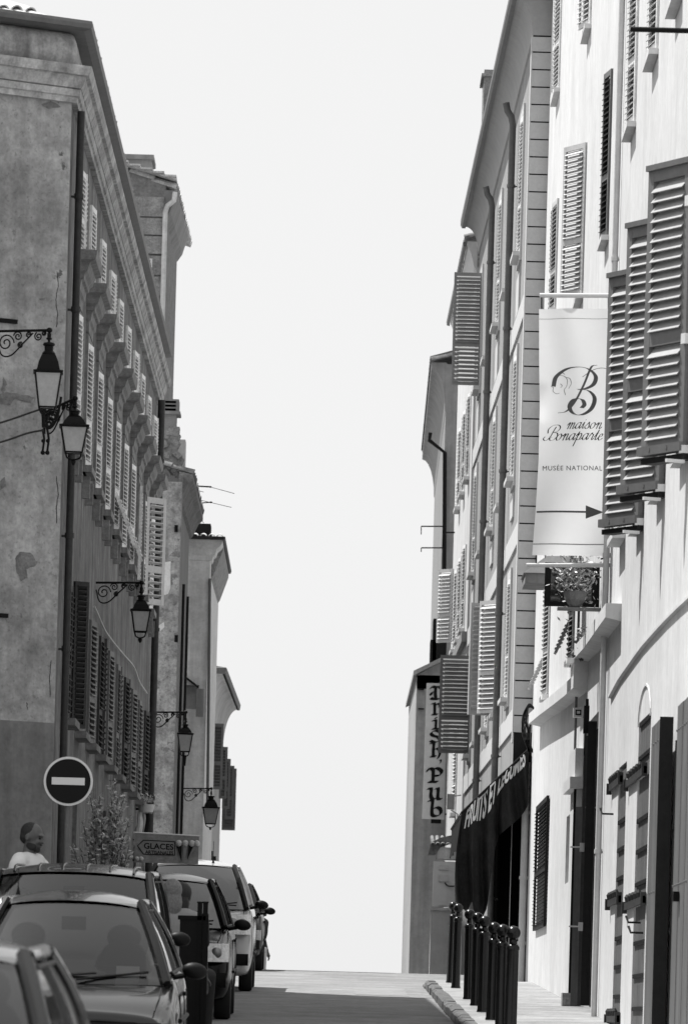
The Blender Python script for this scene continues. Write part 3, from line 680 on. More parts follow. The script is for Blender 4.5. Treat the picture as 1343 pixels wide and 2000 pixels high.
# curved cove house
root = thing('cove_eave_house', (-2.92, 135, 2), 'whitewashed house with a deep curved cove under its eave and open louvred shutters', 'house')
z1 = PZ(405, 1305, 135)-.05
part('wall', shell([(-2.96, 150), (-3.05, 135), (-9, 135), (-9, 150)], -1, z1, {0: [(5, 5.8, 6.8, 8.4, .2), (9, 9.8, 6.8, 8.4, .2)]}), 'white2', root)
cv = [(0, z1-1.15)]+[(0.02+.34*(1-math.cos(R(a))), z1-1.15+1.05*math.sin(R(a))) for a in range(0, 91, 10)]+[(.40, z1-.1), (.40, z1), (0, z1)]
part('cove', sweep([(-2.96, 150), (-3.05, 135), (-9, 135)], cv), 'pale', root, True)
part('gutter', sweep([(-2.96, 150.2), (-3.05, 134.95), (-9, 134.95)], [(.36, z1-.1), (.43, z1-.1), (.45, z1+.04), (.36, z1+.06)]), 'greypipe', root)
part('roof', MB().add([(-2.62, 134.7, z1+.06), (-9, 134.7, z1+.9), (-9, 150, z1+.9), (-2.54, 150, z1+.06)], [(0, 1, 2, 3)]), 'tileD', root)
for i, (x0, x1, y0, y1, dd) in enumerate([(405, 413, 1402, 1532, 136), (412, 434, 1413, 1542, 137.5), (430, 442, 1458, 1560, 140.5), (436, 448, 1482, 1580, 143), (442, 455, 1495, 1600, 146), (436, 459, 1500, 1622, 149)]):
    a = P(x0, y0, dd); b = P(x1, y1, dd); me = leaf(round(b.x-a.x, 2), round(a.z-b.z, 2), 'shG', .4, pitch=.07)
    link('open_shutter', me, root, wmat(root) @ Matrix.Translation((a.x, dd, b.z)) @ Matrix.Rotation(R(3), 4, 'Z'))
for i, (x0, x1, y0, y1, dd) in enumerate([(400, 408, 1650, 1690, 136), (409, 414, 1662, 1690, 139), (416, 421, 1672, 1690, 142)]):
    a = P(x0, y0, dd); b = P(x1, y1+40, dd); link('open_shutter', leaf(round(b.x-a.x, 2), round(a.z-b.z, 2), 'shD', .4, pitch=.07), root, wmat(root) @ Matrix.Translation((a.x, dd, b.z)))

# ================================================================== right side
# R1: near white house
w1 = Wall((3.0, 38), (3.0, 63.6))
root = thing('near_white_house', (3.0, 50, 1), 'sunlit white house at the right edge with three big swung-out louvred shutters', 'house')
def s1(px, py): return w1.hit(px, py)[0]
za = 2.05
sA0, sA1 = s1(1262, 1700), s1(1239, 1700); sB0, sB1 = s1(1216, 1750), s1(1201, 1750)
ztopA = w1.hit(1250, 1352)[1]; ztopB = w1.hit(1208, 1500)[1]
Hn = {'hs': []}
# upper windows
UPW = []
for (xb, yb, hgt, yt) in ((1236, 252, 1.7, 0), (1279, 112, 1.7, 0), (1325, 5, 1.7, 0)):
    s_, zz = w1.hit(xb, yb); UPW.append((s_, zz))
BIG = [(w1.sY(57.1), 6.72, 9.25), (w1.sY(53.5), 6.72, 9.25), (w1.sY(49.9), 6.72, 9.25)]
hs = [(s_-.5, s_+.5, zz, zz+1.9, .2) for s_, zz in UPW]+[(s_+.02, s_+1.28, a, b, .22) for s_, a, b in BIG]
hs += [(w1.sY(61.3)-.55, w1.sY(61.3)+.55, 6.9, 8.2, .2), (sA0, sA1, 0.8, ztopA-.3, .22), (sB0, sB1, .8, ztopB, .18)]
part('wall', shell([(3.0, 38), (3.0, 63.6), (11, 63.6), (11, 38)], 0, 15.2, {0: hs}), 'white', root)
for s_, zz in UPW: window(root, w1, s_, zz, zz+1.9, 1.0, 'shL', 7, 5, silkey='white', silp=.10, silh=.06, pitch=.06)
window(root, w1, w1.sY(61.3), 6.9, 8.2, 1.1, 'shL', 5, 5, silkey='white', silp=.14)
for s_, a, b in BIG:
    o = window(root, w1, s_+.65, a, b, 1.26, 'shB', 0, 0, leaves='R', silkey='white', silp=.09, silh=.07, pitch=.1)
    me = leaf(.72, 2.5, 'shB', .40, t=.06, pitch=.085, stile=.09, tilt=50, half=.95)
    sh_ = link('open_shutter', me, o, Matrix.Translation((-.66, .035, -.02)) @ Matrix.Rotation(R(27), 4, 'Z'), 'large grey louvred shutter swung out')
    sub('rail', MB().box(-.01, .73, -.03, .07, -.03, .05).box(0, .72, .02, .06, 2.48, 2.53).box(.2, .22, .05, .075, 0, .03).box(.5, .52, .05, .075, 0, .03), 'shG', sh_)
    sub('hinge', MB().box(-.04, .03, .02, .06, .9, .99).box(-.04, .03, .02, .06, 2.1, 2.19).box(-.03, .0, .02, .2, -.14, -.11), 'paintW', sh_)
    sub('dark_underside', MB().box(-.02, .72, -.1, .03, -.1, -.05), 'shX', sh_)  # black bar whose colour stands for the shaded underside of the shutter
# string course with a wavering line
def ledge(w, pts_px, top, h, proj, root, key, name, n0=0.0):
    mb = MB(); rows = []
    for px, py in pts_px:
        s_, z_ = w.hit(px, py, proj); rows.append([w.p(s_, n0, z_), w.p(s_, proj, z_), w.p(s_, proj, z_-h), w.p(s_, n0, z_-h*1.25)])
    k = 4; o_ = 0
    for r in rows: mb.v += r
    for i in range(len(rows)-1):
        for j in range(4):
            j2 = (j+1) % 4; mb.f.append((i*k+j, i*k+j2, (i+1)*k+j2, (i+1)*k+j))
    mb.f.append((0, 1, 2, 3)); e = len(mb.v)-4; mb.f.append((e+3, e+2, e+1, e)); return part(name, mb, key, root)
ledge(w1, [(1186, 1358), (1205, 1322), (1232, 1283), (1250, 1258), (1270, 1235), (1295, 1207), (1320, 1182), (1346, 1158), (1380, 1120)], 0, .03, .035, root, 'white', 'string_course')
# arched plank door and narrow door
def planks(w, s0, s1, z0, z1, n0, arch=0, battens=(), key='wood', nb=2):
    mb = MB(); bw_ = (s1-s0)/nb
    for i in range(nb):
        a, b = s0+i*bw_+.006, s0+(i+1)*bw_-.006; zt_ = z1
        if arch:
            m_ = 10; top = []
            for q in range(m_+1):
                t = a+(b-a)*q/m_; u_ = (t-s0)/(s1-s0)*2-1; top.append((t, z1+arch*math.sqrt(max(0, 1-u_*u_))))
            vs = [(a, n0, z0), (b, n0, z0)]+[(t, n0, z) for t, z in reversed(top)]; k_ = len(vs)
            vs2 = [w.p(x, y, z) for x, y, z in vs]+[w.p(x, y-.05, z) for x, y, z in vs]
            mb.add(vs2, [tuple(range(k_)), tuple(range(2*k_-1, k_-1, -1))]+[(i_, (i_+1) % k_, k_+(i_+1) % k_, k_+i_) for i_ in range(k_)])
        else: mb.box(a, b, n0-.05, n0, z0, z1, w.m(0, 0))
    for z_ in battens: mb.box(s0+.01, s1-.01, n0+.001, n0+.05, z_-.05, z_+.05, w.m(0, 0))
    return mb
bats = [w1.hit(1250, y)[1] for y in (1415, 1480, 1600, 1660, 1724, 1840, 1905, 1970)]
dA = part('arched_door', planks(w1, sA0+.02, sA1-.02, .9, ztopA-.34, -.018, .32, [], nb=3), 'wood', root)
mb = MB(); [mb.box(sA0+.04, sA1-.04, -.017, .002, z_-.02, z_+.02, w1.m(0, 0)) for z_ in bats]; sub('batten', mb, 'woodD', dA)
mb = MB(); mid_ = (sA0+sA1)/2; rad = (sA1-sA0)/2
rows = [[w1.p(mid_+math.cos(math.pi*k/16)*(rad+e), n_, ztopA-.34+math.sin(math.pi*k/16)*(.34+e)) for k in range(17)] for e, n_ in ((0, .004), (0.0, .015), (.025, .015), (.025, .004))]
mb.grid(rows); part('arch_moulding', mb, 'white', root)
dB = part('narrow_door', planks(w1, sB0+.02, sB1-.02, .9, ztopB-.05, -.018, 0, [], nb=1), 'wood', root)
mb = MB(); [mb.box(sB0+.04, sB1-.04, -.017, .002, w1.hit(1208, y)[1]-.02, w1.hit(1208, y)[1]+.02, w1.m(0, 0)) for y in (1606, 1660, 1716, 1832, 1888, 1946)]; sub('batten', mb, 'woodD', dB)
for (x0, x1, y0, y1) in ((1194, 1217, 1514, 1548), (1227, 1264, 1500, 1540), (1191, 1214, 1745, 1775), (1224, 1262, 1748, 1780), (1189, 1211, 1975, 2003)):
    a, zb = w1.hit(x1, y0+8); b, zc = w1.hit(x0, (y0+y1)/2+8); zc = (zb+zc)/2
    mb = MB(); mb.box(a, b, .01, .04, zc-.035, zc+.035, w1.m(0, 0)); mb.box(a, a+.09, .005, .06, zc-.06, zc+.07, w1.m(0, 0)); mb.box(b-.08, b, .005, .06, zc-.07, zc+.05, w1.m(0, 0))
    for q in range(5): mb.lathe([(.02, 0), (.03, .05), (.012, .08)], w1.p(a+(b-a)*(.2+.15*q), .04, zc+.03), 8)
    part('door_bar', mb, 'shD', root)
for (x, y) in ((1197, 1590), (1250, 1802), (1255, 1822)):
    s_, z_ = w1.hit(x, y); mb = MB(); mb.tube([w1.p(s_, 0, z_), w1.p(s_, .12, z_), w1.p(s_+.05, .14, z_+.06)], .012, 6); part('hook', mb, 'iron', root)
# two thick leaves folded back beside the doors
sa, sb = w1.hit(1280, 1700, .17)[0], w1.hit(1264, 1700, .17)[0]; zt_ = w1.hit(1280, 1412, .17)[1]
mb = MB()
for i in range(3): mb.box(sa+(sb-sa)*i/3+.004, sa+(sb-sa)*(i+1)/3-.004, .12, .17, 1.0, zt_-.004*i, w1.m(0, 0))
fl_ = part('folded_door_leaf', mb, 'wood', root); sub('edge', MB().box(sa-.035, sa+.002, .055, .172, 1.0, zt_+.02, w1.m(0, 0)), 'woodD', fl_)  # end face coloured darker, carrying the leaf's shaded side
sub('batten', MB().box(sa, sb, .06, .12, 1.0, zt_-.1, w1.m(0, 0)), 'woodD', fl_)
mb = MB()
for z_ in (w1.hit(1272, 1458, .17)[1], w1.hit(1272, 1744, .17)[1]):
    for q in range(3): mb.ell(w1.p(sa+.15+.35*q, .172, z_), .012, .012, .012, 6, 4)
sub('nail', mb, 'rim', fl_)
sa, sb = w1.sY(44.6), w1.hit(1313, 1700, .17)[0]; zt_ = w1.hit(1316, 1385, .17)[1]
mb = MB()
for i in range(8): mb.box(sa+(sb-sa)*i/8+.004, sa+(sb-sa)*(i+1)/8-.004, .12, .17-.003*(i % 2), 1.0, zt_, w1.m(0, 0))
fl_ = part('folded_door_leaf', mb, 'wood', root); sub('batten', MB().box(sa, sb-.03, .03, .12, 1.0, zt_-.05, w1.m(0, 0)), 'woodD', fl_)
mb = MB()
for z_ in (w1.hit(1325, 1425, .17)[1], w1.hit(1322, 1728, .17)[1]):
    for q in range(8): mb.ell(w1.p(sb-.12-.25*q, .172, z_), .012, .012, .012, 6, 4)
sub('nail', mb, 'rim', fl_)
sub('latch', MB().box(sb-1.0, sb-.85, .172, .22, w1.hit(1322, 1765)[1]-.05, w1.hit(1322, 1765)[1]+.03, w1.m(0, 0)), 'iron', fl_)
downpipe(root, w1, w1.hit(1306, 1700, .12)[0], 1.0, w1.hit(1308, 1450, .12)[1], .03, 'woodD', .07, collars=3)

# R2: second white house
w2 = Wall((3.0, 63.6), (3.0, 88))
root = thing('second_white_house', (3.0, 76, 1), 'tall white house in full sun between the shuttered house and the grey quoined one', 'house')
W2 = []
def wp(xt, yt, xb, yb, wd, **kw):
    s_, zb = w2.hit(xb, yb); zt_ = zb+(w2.hit(xt, yt)[1]-zb) if yt is not None else zb+1.9
    W2.append((s_, zb, zt_, wd, kw))
s_, zb = w2.hit(1089, 186); W2.append((s_, zb, zb+2.0, 1.3, {}))
s_, zb = w2.hit(1150, 62); W2.append((s_, zb, zb+1.9, 1.1, dict(aL=14)))
s_, zb = w2.hit(1184, 470); zt_ = zb+1.95; W2.append((s_, zb, zt_, .9, dict(key='shG', aL=8)))
s_, zb = w2.hit(1134, 585); W2.append((s_, zb, zb+1.95, 1.15, dict(key='shW', aL=27, lw=.56, pitch=.06)))
s_, zb = w2.hit(1082, 612); W2.append((s_, zb, zb+1.6, 1.2, dict(key='shW')))
s_, zb = w2.hit(1067, 1360); W2.append((s_, zb, zb+1.75, 1.2, dict(key='shW', flap=(24, 'R'))))
s_, zb = w2.hit(1117, 1290); W2.append((s_, zb, zb+1.6, .9, dict(key='shG', flap=(22, 'R'))))
hs = [(s_-wd/2, s_+wd/2, zb, zt_, .18) for s_, zb, zt_, wd, kw in W2]
dY0, dY1 = 65.6, 69.6; sd0, sd1 = w2.sY(dY0), w2.sY(dY1); zdt = w2.hit(1150, 1410)[1]
hs += [(sd0, sd1, 1.2, zdt, .5)]
sw0, sw1 = w2.hit(1116, 1660)[0], w2.hit(1104, 1660)[0]; zw0, zw1 = w2.hit(1110, 1722)[1], w2.hit(1110, 1592)[1]
hs += [(sw0, sw1, zw0, zw1, .25)]
part('wall', shell([(3.0, 63.6), (3.0, 88), (3.35, 88), (11, 88), (11, 63.6)], .5, 18.6, {0: hs}), 'white', root)
for s_, zb, zt_, wd, kw in W2:
    kk = dict(key='shL', aL=5, aR=5, silkey='white', silp=.09, silh=.06, pitch=.06); kk.update(kw); window(root, w2, s_, zb, zt_, wd, **kk)
ledge(w2, [(1032, 1394), (1050, 1378), (1080, 1354), (1100, 1337), (1119, 1319), (1121, 1262), (1140, 1240), (1160, 1210), (1182, 1178)], 0, .15, .17, root, 'white', 'ledge')
single('dry_weeds', leaves(130, lambda r: w2.p(w2.hit(1150, 1262)[0]+r.gauss(0, .5), .06+abs(r.gauss(0, .05)), w2.hit(1150, 1262)[1]+r.gauss(0, .1)), .09, seed=9), 'leafD', 'dry weeds growing from the wall under the white ledge', 'plant', w2.p(w2.hit(1150, 1262)[0], .05, w2.hit(1150, 1262)[1]))
# ground floor: louvred leaf, recessed window, dark double door
a0, b0 = w2.hit(1070, 1690)[0], w2.hit(1049, 1690)[0]; zl0, zl1 = w2.hit(1060, 1812)[1], w2.hit(1060, 1568)[1]
me = leaf(round(b0-a0, 2), round(zl1-zl0, 2), 'shX', .45, pitch=.05, tilt=30); link('shutter', me, root, wmat(root) @ w2.m(a0, zl0, .03), 'dark louvred shutter at street level')
part('small_window', MB().box(sw0, sw1, -.2, -.15, zw0, zw1, w2.m(0, 0)), 'pane', root)
mb = MB()
mb.box(sd0+.02, sd1-.02, -.45, -.40, 1.3, zdt-.02, w2.m(0, 0)); db = part('doorway_dark', mb, 'void', root)  # black back panel, the unlit depth of the doorway put into its colour
mb = MB()
for q in range(4): mb.box(sd0+.3+q*.9, sd0+.42+q*.9, -.3, -.12, 1.35, zdt-.05, w2.m(0, 0))
sub('jamb', mb, 'woodD', db)
for (sx, wd_, ht, an, lk) in ((sd1-.05, .10, zdt-.5, 70, 'woodD'), (sd1-1.2, .12, zdt-.9, 75, 'wood'), (sd1-2.2, .08, zdt-.1, 80, 'shD'), (sd0+.5, .10, zdt+.0, 84, 'woodD')):
    mb = MB(); mb.box(0, wd_, -.02, .02, 0, ht-2.0); 
    for q in range(4): mb.box(.03, wd_-.03, -.03, .03, .15+q*(ht-2.2)/4, (q+.8)*(ht-2.2)/4)
    lf = link('door_leaf', mb.mesh('door_leaf', lk), db, db.matrix_basis.inverted() @ wmat(root) @ w2.m(sx, 1.9, 0) @ Matrix.Rotation(R(an), 4, 'Z'))
mb = MB()
for (x, y) in ((1140, 1655), (1137, 1810)):
    s_, z_ = w2.hit(x, y, .1); mb.box(s_-.05, s_+.05, .1, .15, z_-.05, z_+.05, w2.m(0, 0)); mb.tube([w2.p(s_, .13, z_), w2.p(s_, .26, z_)], .01, 6)
sub('handle', mb, 'rim', db)
a0 = w2.hit(1130, 1500, .05)[0]; b0 = w2.hit(1118, 1500, .05)[0]
z_a = w2.hit(1124, 1515, .1)[1]; z_b = w2.hit(1124, 1460, .1)[1]
part('pilaster_capital', MB().box(a0, b0, .002, .10, z_a, z_b, w2.m(0, 0)).box(a0-.1, b0+.1, .002, .16, z_a-.14, z_a, w2.m(0, 0)), 'boxgrey', root)
part('pilaster', MB().box(a0+.02, b0-.02, .002, .07, 1.5, z_a-.14, w2.m(0, 0)), 'white', root)
a0 = w2.hit(1127, 1960)[0]; mb = MB(); mb.box(a0-.35, a0, .002, .2, 1.3, PZ(1120, 1940, w2.A.y+a0), w2.m(0, 0)); part('stone_block', mb, 'stoneL', root)
mb = MB(); mb.ell(P(1150, 1998, 66.0)+Vector((0, 0, -.12)), .22, .8, .16); part('doorstep', mb, 'pave', root, True)
# white pipe at the party line, grey pipe at the far corner
downpipe(root, w2, .25, 1.6, 18.5, .035, 'white', .05, collars=5)
downpipe(root, w2, w2.L-.15, 2.3, PZ(1042, 1490, 88), .055, 'boxgrey', .07, collars=3)
mb = MB(); a = P(1186, 1560, 65.5); 
for (x0, y0) in ((1146, 1577), (1190, 1601), (1222, 1590)):
    q = P(x0, y0, 64.5 if x0 > 1180 else 66.5); mb.tube([q+Vector((-.02, 0, 0)), q+Vector((.14, 0, 0))], .010, 6)
part('wall_bracket', mb, 'rim', root)
mb = MB()
for (x0, x1, y0, y1) in ((1140, 1146, 1300, 1420),):
    pass
mb.tube([w2.p(w2.hit(1130, 1400)[0], .04, 1.9), w2.p(w2.hit(1130, 1400)[0], .04, 9)], .018, 6); part('cable_pipe', mb, 'greypipe', root)

# Q: grey quoined house
wq = Wall((2.74, 88.05), (2.56, 113))
root = thing('grey_quoined_house', (2.7, 100, 2), 'tall grey house with quoins, white bands and a deep cove cornice above two brown downpipes', 'house')
BY = [91.4, 96.0, 100.6, 105.6, 110.6]; ROWS = [(13.92, 16.1), (10.35, 12.3), (6.85, 8.75)]
hs = []
for y in BY:
    for a, b in ROWS: hs.append((wq.sY(y)-.55, wq.sY(y)+.55, a, b, .16))
hs.append((.25, 8.5, 1.0, 5.2, 3.0))
ZW = 16.86
part('wall', shell([(3.05, 88.05), (2.74, 88.05), (2.56, 113), (10, 113), (10, 88.6), (3.05, 88.6)], 0.5, ZW, {1: hs, 0: []}), 'qgrey', root)
part('shop_dark_sheet', MB().box(.24, 8.55, -.06, -.04, 1.0, 5.22, wq.m(0, 0)), 'void', root)  # flat black sheet over the opening stands for the unlit shop
part('shop_return_dark', MB().box(2.745, 2.995, 88.02, 88.045, 1.2, 5.45).box(2.9, 3.0, 88.015, 88.02, 1.2, 5.45), 'void', root)  # black panels painting the shade of the opening on the end return
for i, y in enumerate(BY):
    for j, (a, b) in enumerate(ROWS):
        aL, aR = 3, 3
        if i == 4 and j != 1: aL = 90
        if i == 1 and j == 2: aL = 36; aR = 60
        key = 'shL'
        if i == 4 and j != 1: key = 'shM' if j == 0 else 'shG'
        if i == 1 and j == 2: key = 'shW'
        window(root, wq, wq.sY(y), a, b, 1.1, key, aL, aR, frame=(.15, .035, 'trimW'), silkey='trimW', silp=.14, pitch=.075 if key != 'shL' else .06, silh=.07, depth=.14, lw={0: .55, 2: .61}.get(j) if i == 4 else None, leaves='L' if (i == 4 and j != 1) else 'LR')
    mb = MB(); s_ = wq.sY(y)
    for (a, b) in ((12.98, 13.6), (9.72, 10.1)): mb.box(s_-.55, s_+.55, .002, .03, a, b, wq.m(0, 0))
    part('spandrel', mb, 'trimW', root)
cv = [(0.001, ZW-.02)]+[(.03+.27*(1-math.cos(R(a))), ZW+.52*math.sin(R(a))) for a in range(0, 91, 10)]+[(.31, ZW+.54), (.31, ZW+.6), (-.2, ZW+.6), (-.2, ZW-.02)]
part('cove_cornice', sweep([(6, 88.05), (2.74, 88.05), (2.56, 113)], cv), 'cove', root, True)
part('gutter', sweep([(6, 88.05), (2.74, 88.05), (2.56, 113.1)], [(.29, ZW+.50), (.36, ZW+.5), (.39, ZW+.56), (.39, ZW+.66), (.29, ZW+.67)]), 'zinc', root)
for zb in (12.62, 9.1, 6.2):
    part('band', MB().box(.02, wq.L-.01, .002, .03, zb, zb+.34, wq.m(0, 0)), 'trimW', root)
mb = MB(); z_ = 6.15; rr = random.Random(2)
while z_ < ZW-.05:
    h_ = min(.262, ZW-.02-z_); mb.box(2.715, 3.02, 88.0, 88.06, z_+.008, z_+h_-.008).box(2.712, 2.76, 88.001, 88.55, z_+.008, z_+h_-.008); z_ += .268
part('quoins', mb, 'quoin', root)
part('quoin_backing', MB().box(2.722, 3.01, 88.02, 88.048, 5.5, ZW), 'shX', root)
part('corner_strip', MB().box(2.700, 2.72, 88.02, 88.40, 6.0, ZW), 'trimW', root)
for y_, nm in ((93.6, 0), (103.0, 1)):
    downpipe(root, wq, wq.sY(y_), 2.3, ZW-.2, .056, 'greypipe', .10, gooseneck=.12, collars=6)
part('chimney', MB().box(2.35, 2.75, 104, 105.2, 17.4, PZ(960, 136, 104)).box(2.3, 2.8, 103.9, 105.3, PZ(960, 150, 104), PZ(960, 145, 104)), 'stone', root)

# R3: white house behind
w3 = Wall((2.52, 113.1), (2.46, 125.9))
root = thing('white_house_behind', (2.5, 119, 2), 'narrow white house beyond the grey quoined one with a tiled eave', 'house')
ww = [(114.9, 12.6, 14.3), (118.2, 12.6, 14.3), (121.6, 12.6, 14.3), (115.4, 9.6, 11.3), (118.6, 9.6, 11.3), (121.8, 9.6, 11.3), (118, 6, 7.8)]
part('wall', shell([(2.52, 113.1), (2.46, 125.9), (9, 125.9), (9, 113.1)], 0, 16.6, {0: [(w3.sY(y)-.5, w3.sY(y)+.5, a, b, .15) for y, a, b in ww]}), 'white2', root)
for y, a, b in ww: window(root, w3, w3.sY(y), a, b, 1.0, 'shL', 5, 5, silkey='white2', silp=.12, pitch=.07)
me = leaf(.5, 1.6, 'shW', .38, pitch=.075); link('open_shutter', me, root, wmat(root) @ w3.m(w3.sY(124.8), PZ(868, 1255, 125), .02) @ Matrix.Rotation(R(38), 4, 'Z'), 'white louvred shutter standing open')
ze = PZ(925, 470, 113)
part('eave', sweep([(2.52, 113.12), (2.46, 125.9)], [(0, ze-.6), (.06, ze-.5), (.12, ze-.25), (.2, ze-.08), (.2, ze), (0, ze)]), 'boxgrey', root)
part('eave_tiles', tiles((2.29, 113.15), (2.24, 125.9), ze+.03, (1, 0), .35, .9, .26, r=.12), 'tileD', root, True)
part('gutter', sweep([(2.52, 113.2), (2.46, 126.1)], [(.22, ze-.1), (.28, ze-.08), (.29, ze), (.22, ze)]), 'greypipe', root)
part('string_course', MB().box(.05, 12.7, .002, .10, 9.22, 9.42, w3.m(0, 0)), 'smoothG', root)
# R4
w4 = Wall((2.47, 141), (2.62, 164))
root = thing('far_grey_house', (2.5, 141, 2), 'distant grey house on the right whose tiled eave overhangs towards the street', 'house')
z1 = PZ(850, 745, 141)
part('wall', shell([(2.47, 141), (2.62, 164), (9, 164), (9, 141)], -2, 17.9), 'smoothG', root)
ze = PZ(838, 705, 141)
cv = [(0, ze-1.25)]+[(.02+.36*(1-math.cos(R(a))), ze-1.2+1.05*math.sin(R(a))) for a in range(0, 91, 15)]+[(.38, ze-.03), (0, ze-.03)]
part('cove', sweep([(2.47, 141), (2.62, 164)], cv), 'smoothG', root, True)
part('eave_tiles', tiles((2.09, 141), (2.25, 164), ze, (1, 0), .3, 1.0, .34, r=.15, rows=1), 'tileD', root, True)
mb = MB(); mb.tube([P(840, 845, 141), P(838, 860, 141), P(868, 884, 140.9), P(867, 1115, 140.9)], .05, 8); part('downpipe', mb, 'iron', root, True)
mb = MB(); mb.quad((2.05, 140.9, ze+.1), (2.2, 164, ze+.1), (5, 164, ze+1), (5, 140.9, ze+1)); part('roof', mb, 'tileD', root)
# R5: the pub
root = thing('pub_building', (1.78, 126.3, 2), 'plain grey pub building closing the right side of the street beyond the awning', 'house')
xl = PX(806, 1600, 126.3); zl = PZ(806, 1318, 126.3); zr = PZ(858, 1284, 126.3)
part('wall', shell([(xl, 139), (xl, 126.3), (9, 126.3), (9, 139)][::-1][0:0] or [(9, 126.3), (xl, 126.3), (xl, 139), (9, 139)], -1, zl), 'pubwall', root)
mb = MB(); mb.add([(xl-.08, 126.1, zl-.02), (xl+.7, 126.1, zr), (xl+.7, 126.1, zr+.08), (xl-.08, 126.1, zl+.08), (xl-.08, 139, zl-.02), (xl+.7, 139, zr), (xl+.7, 139, zr+.08), (xl-.08, 139, zl+.08)], [(0, 1, 2, 3), (7, 6, 5, 4), (3, 2, 6, 7), (0, 3, 7, 4), (0, 4, 5, 1)])
mb.add([(xl, 126.3, zl-.3), (xl+.7, 126.3, zl-.3), (xl+.7, 126.3, zr), (xl, 126.3, zl)], [(0, 1, 2, 3)])
part('roof', mb, 'pubwall', root)
a = P(846, 1208, 127); b = P(862, 1285, 127); part('chimney', MB().box(a.x, b.x+.1, 127, 128, b.z-.2, a.z).box(a.x-.05, a.x+.08, 127, 128, b.z-.1, b.z+.4), 'woodD', root)
mb = MB()
for py in (1346, 1384): a = P(816, py, 126.2); mb.box(a.x, a.x+.13, 126.2, 126.3, a.z-.012, a.z+.012)
part('wall_clamp', mb, 'iron', root)

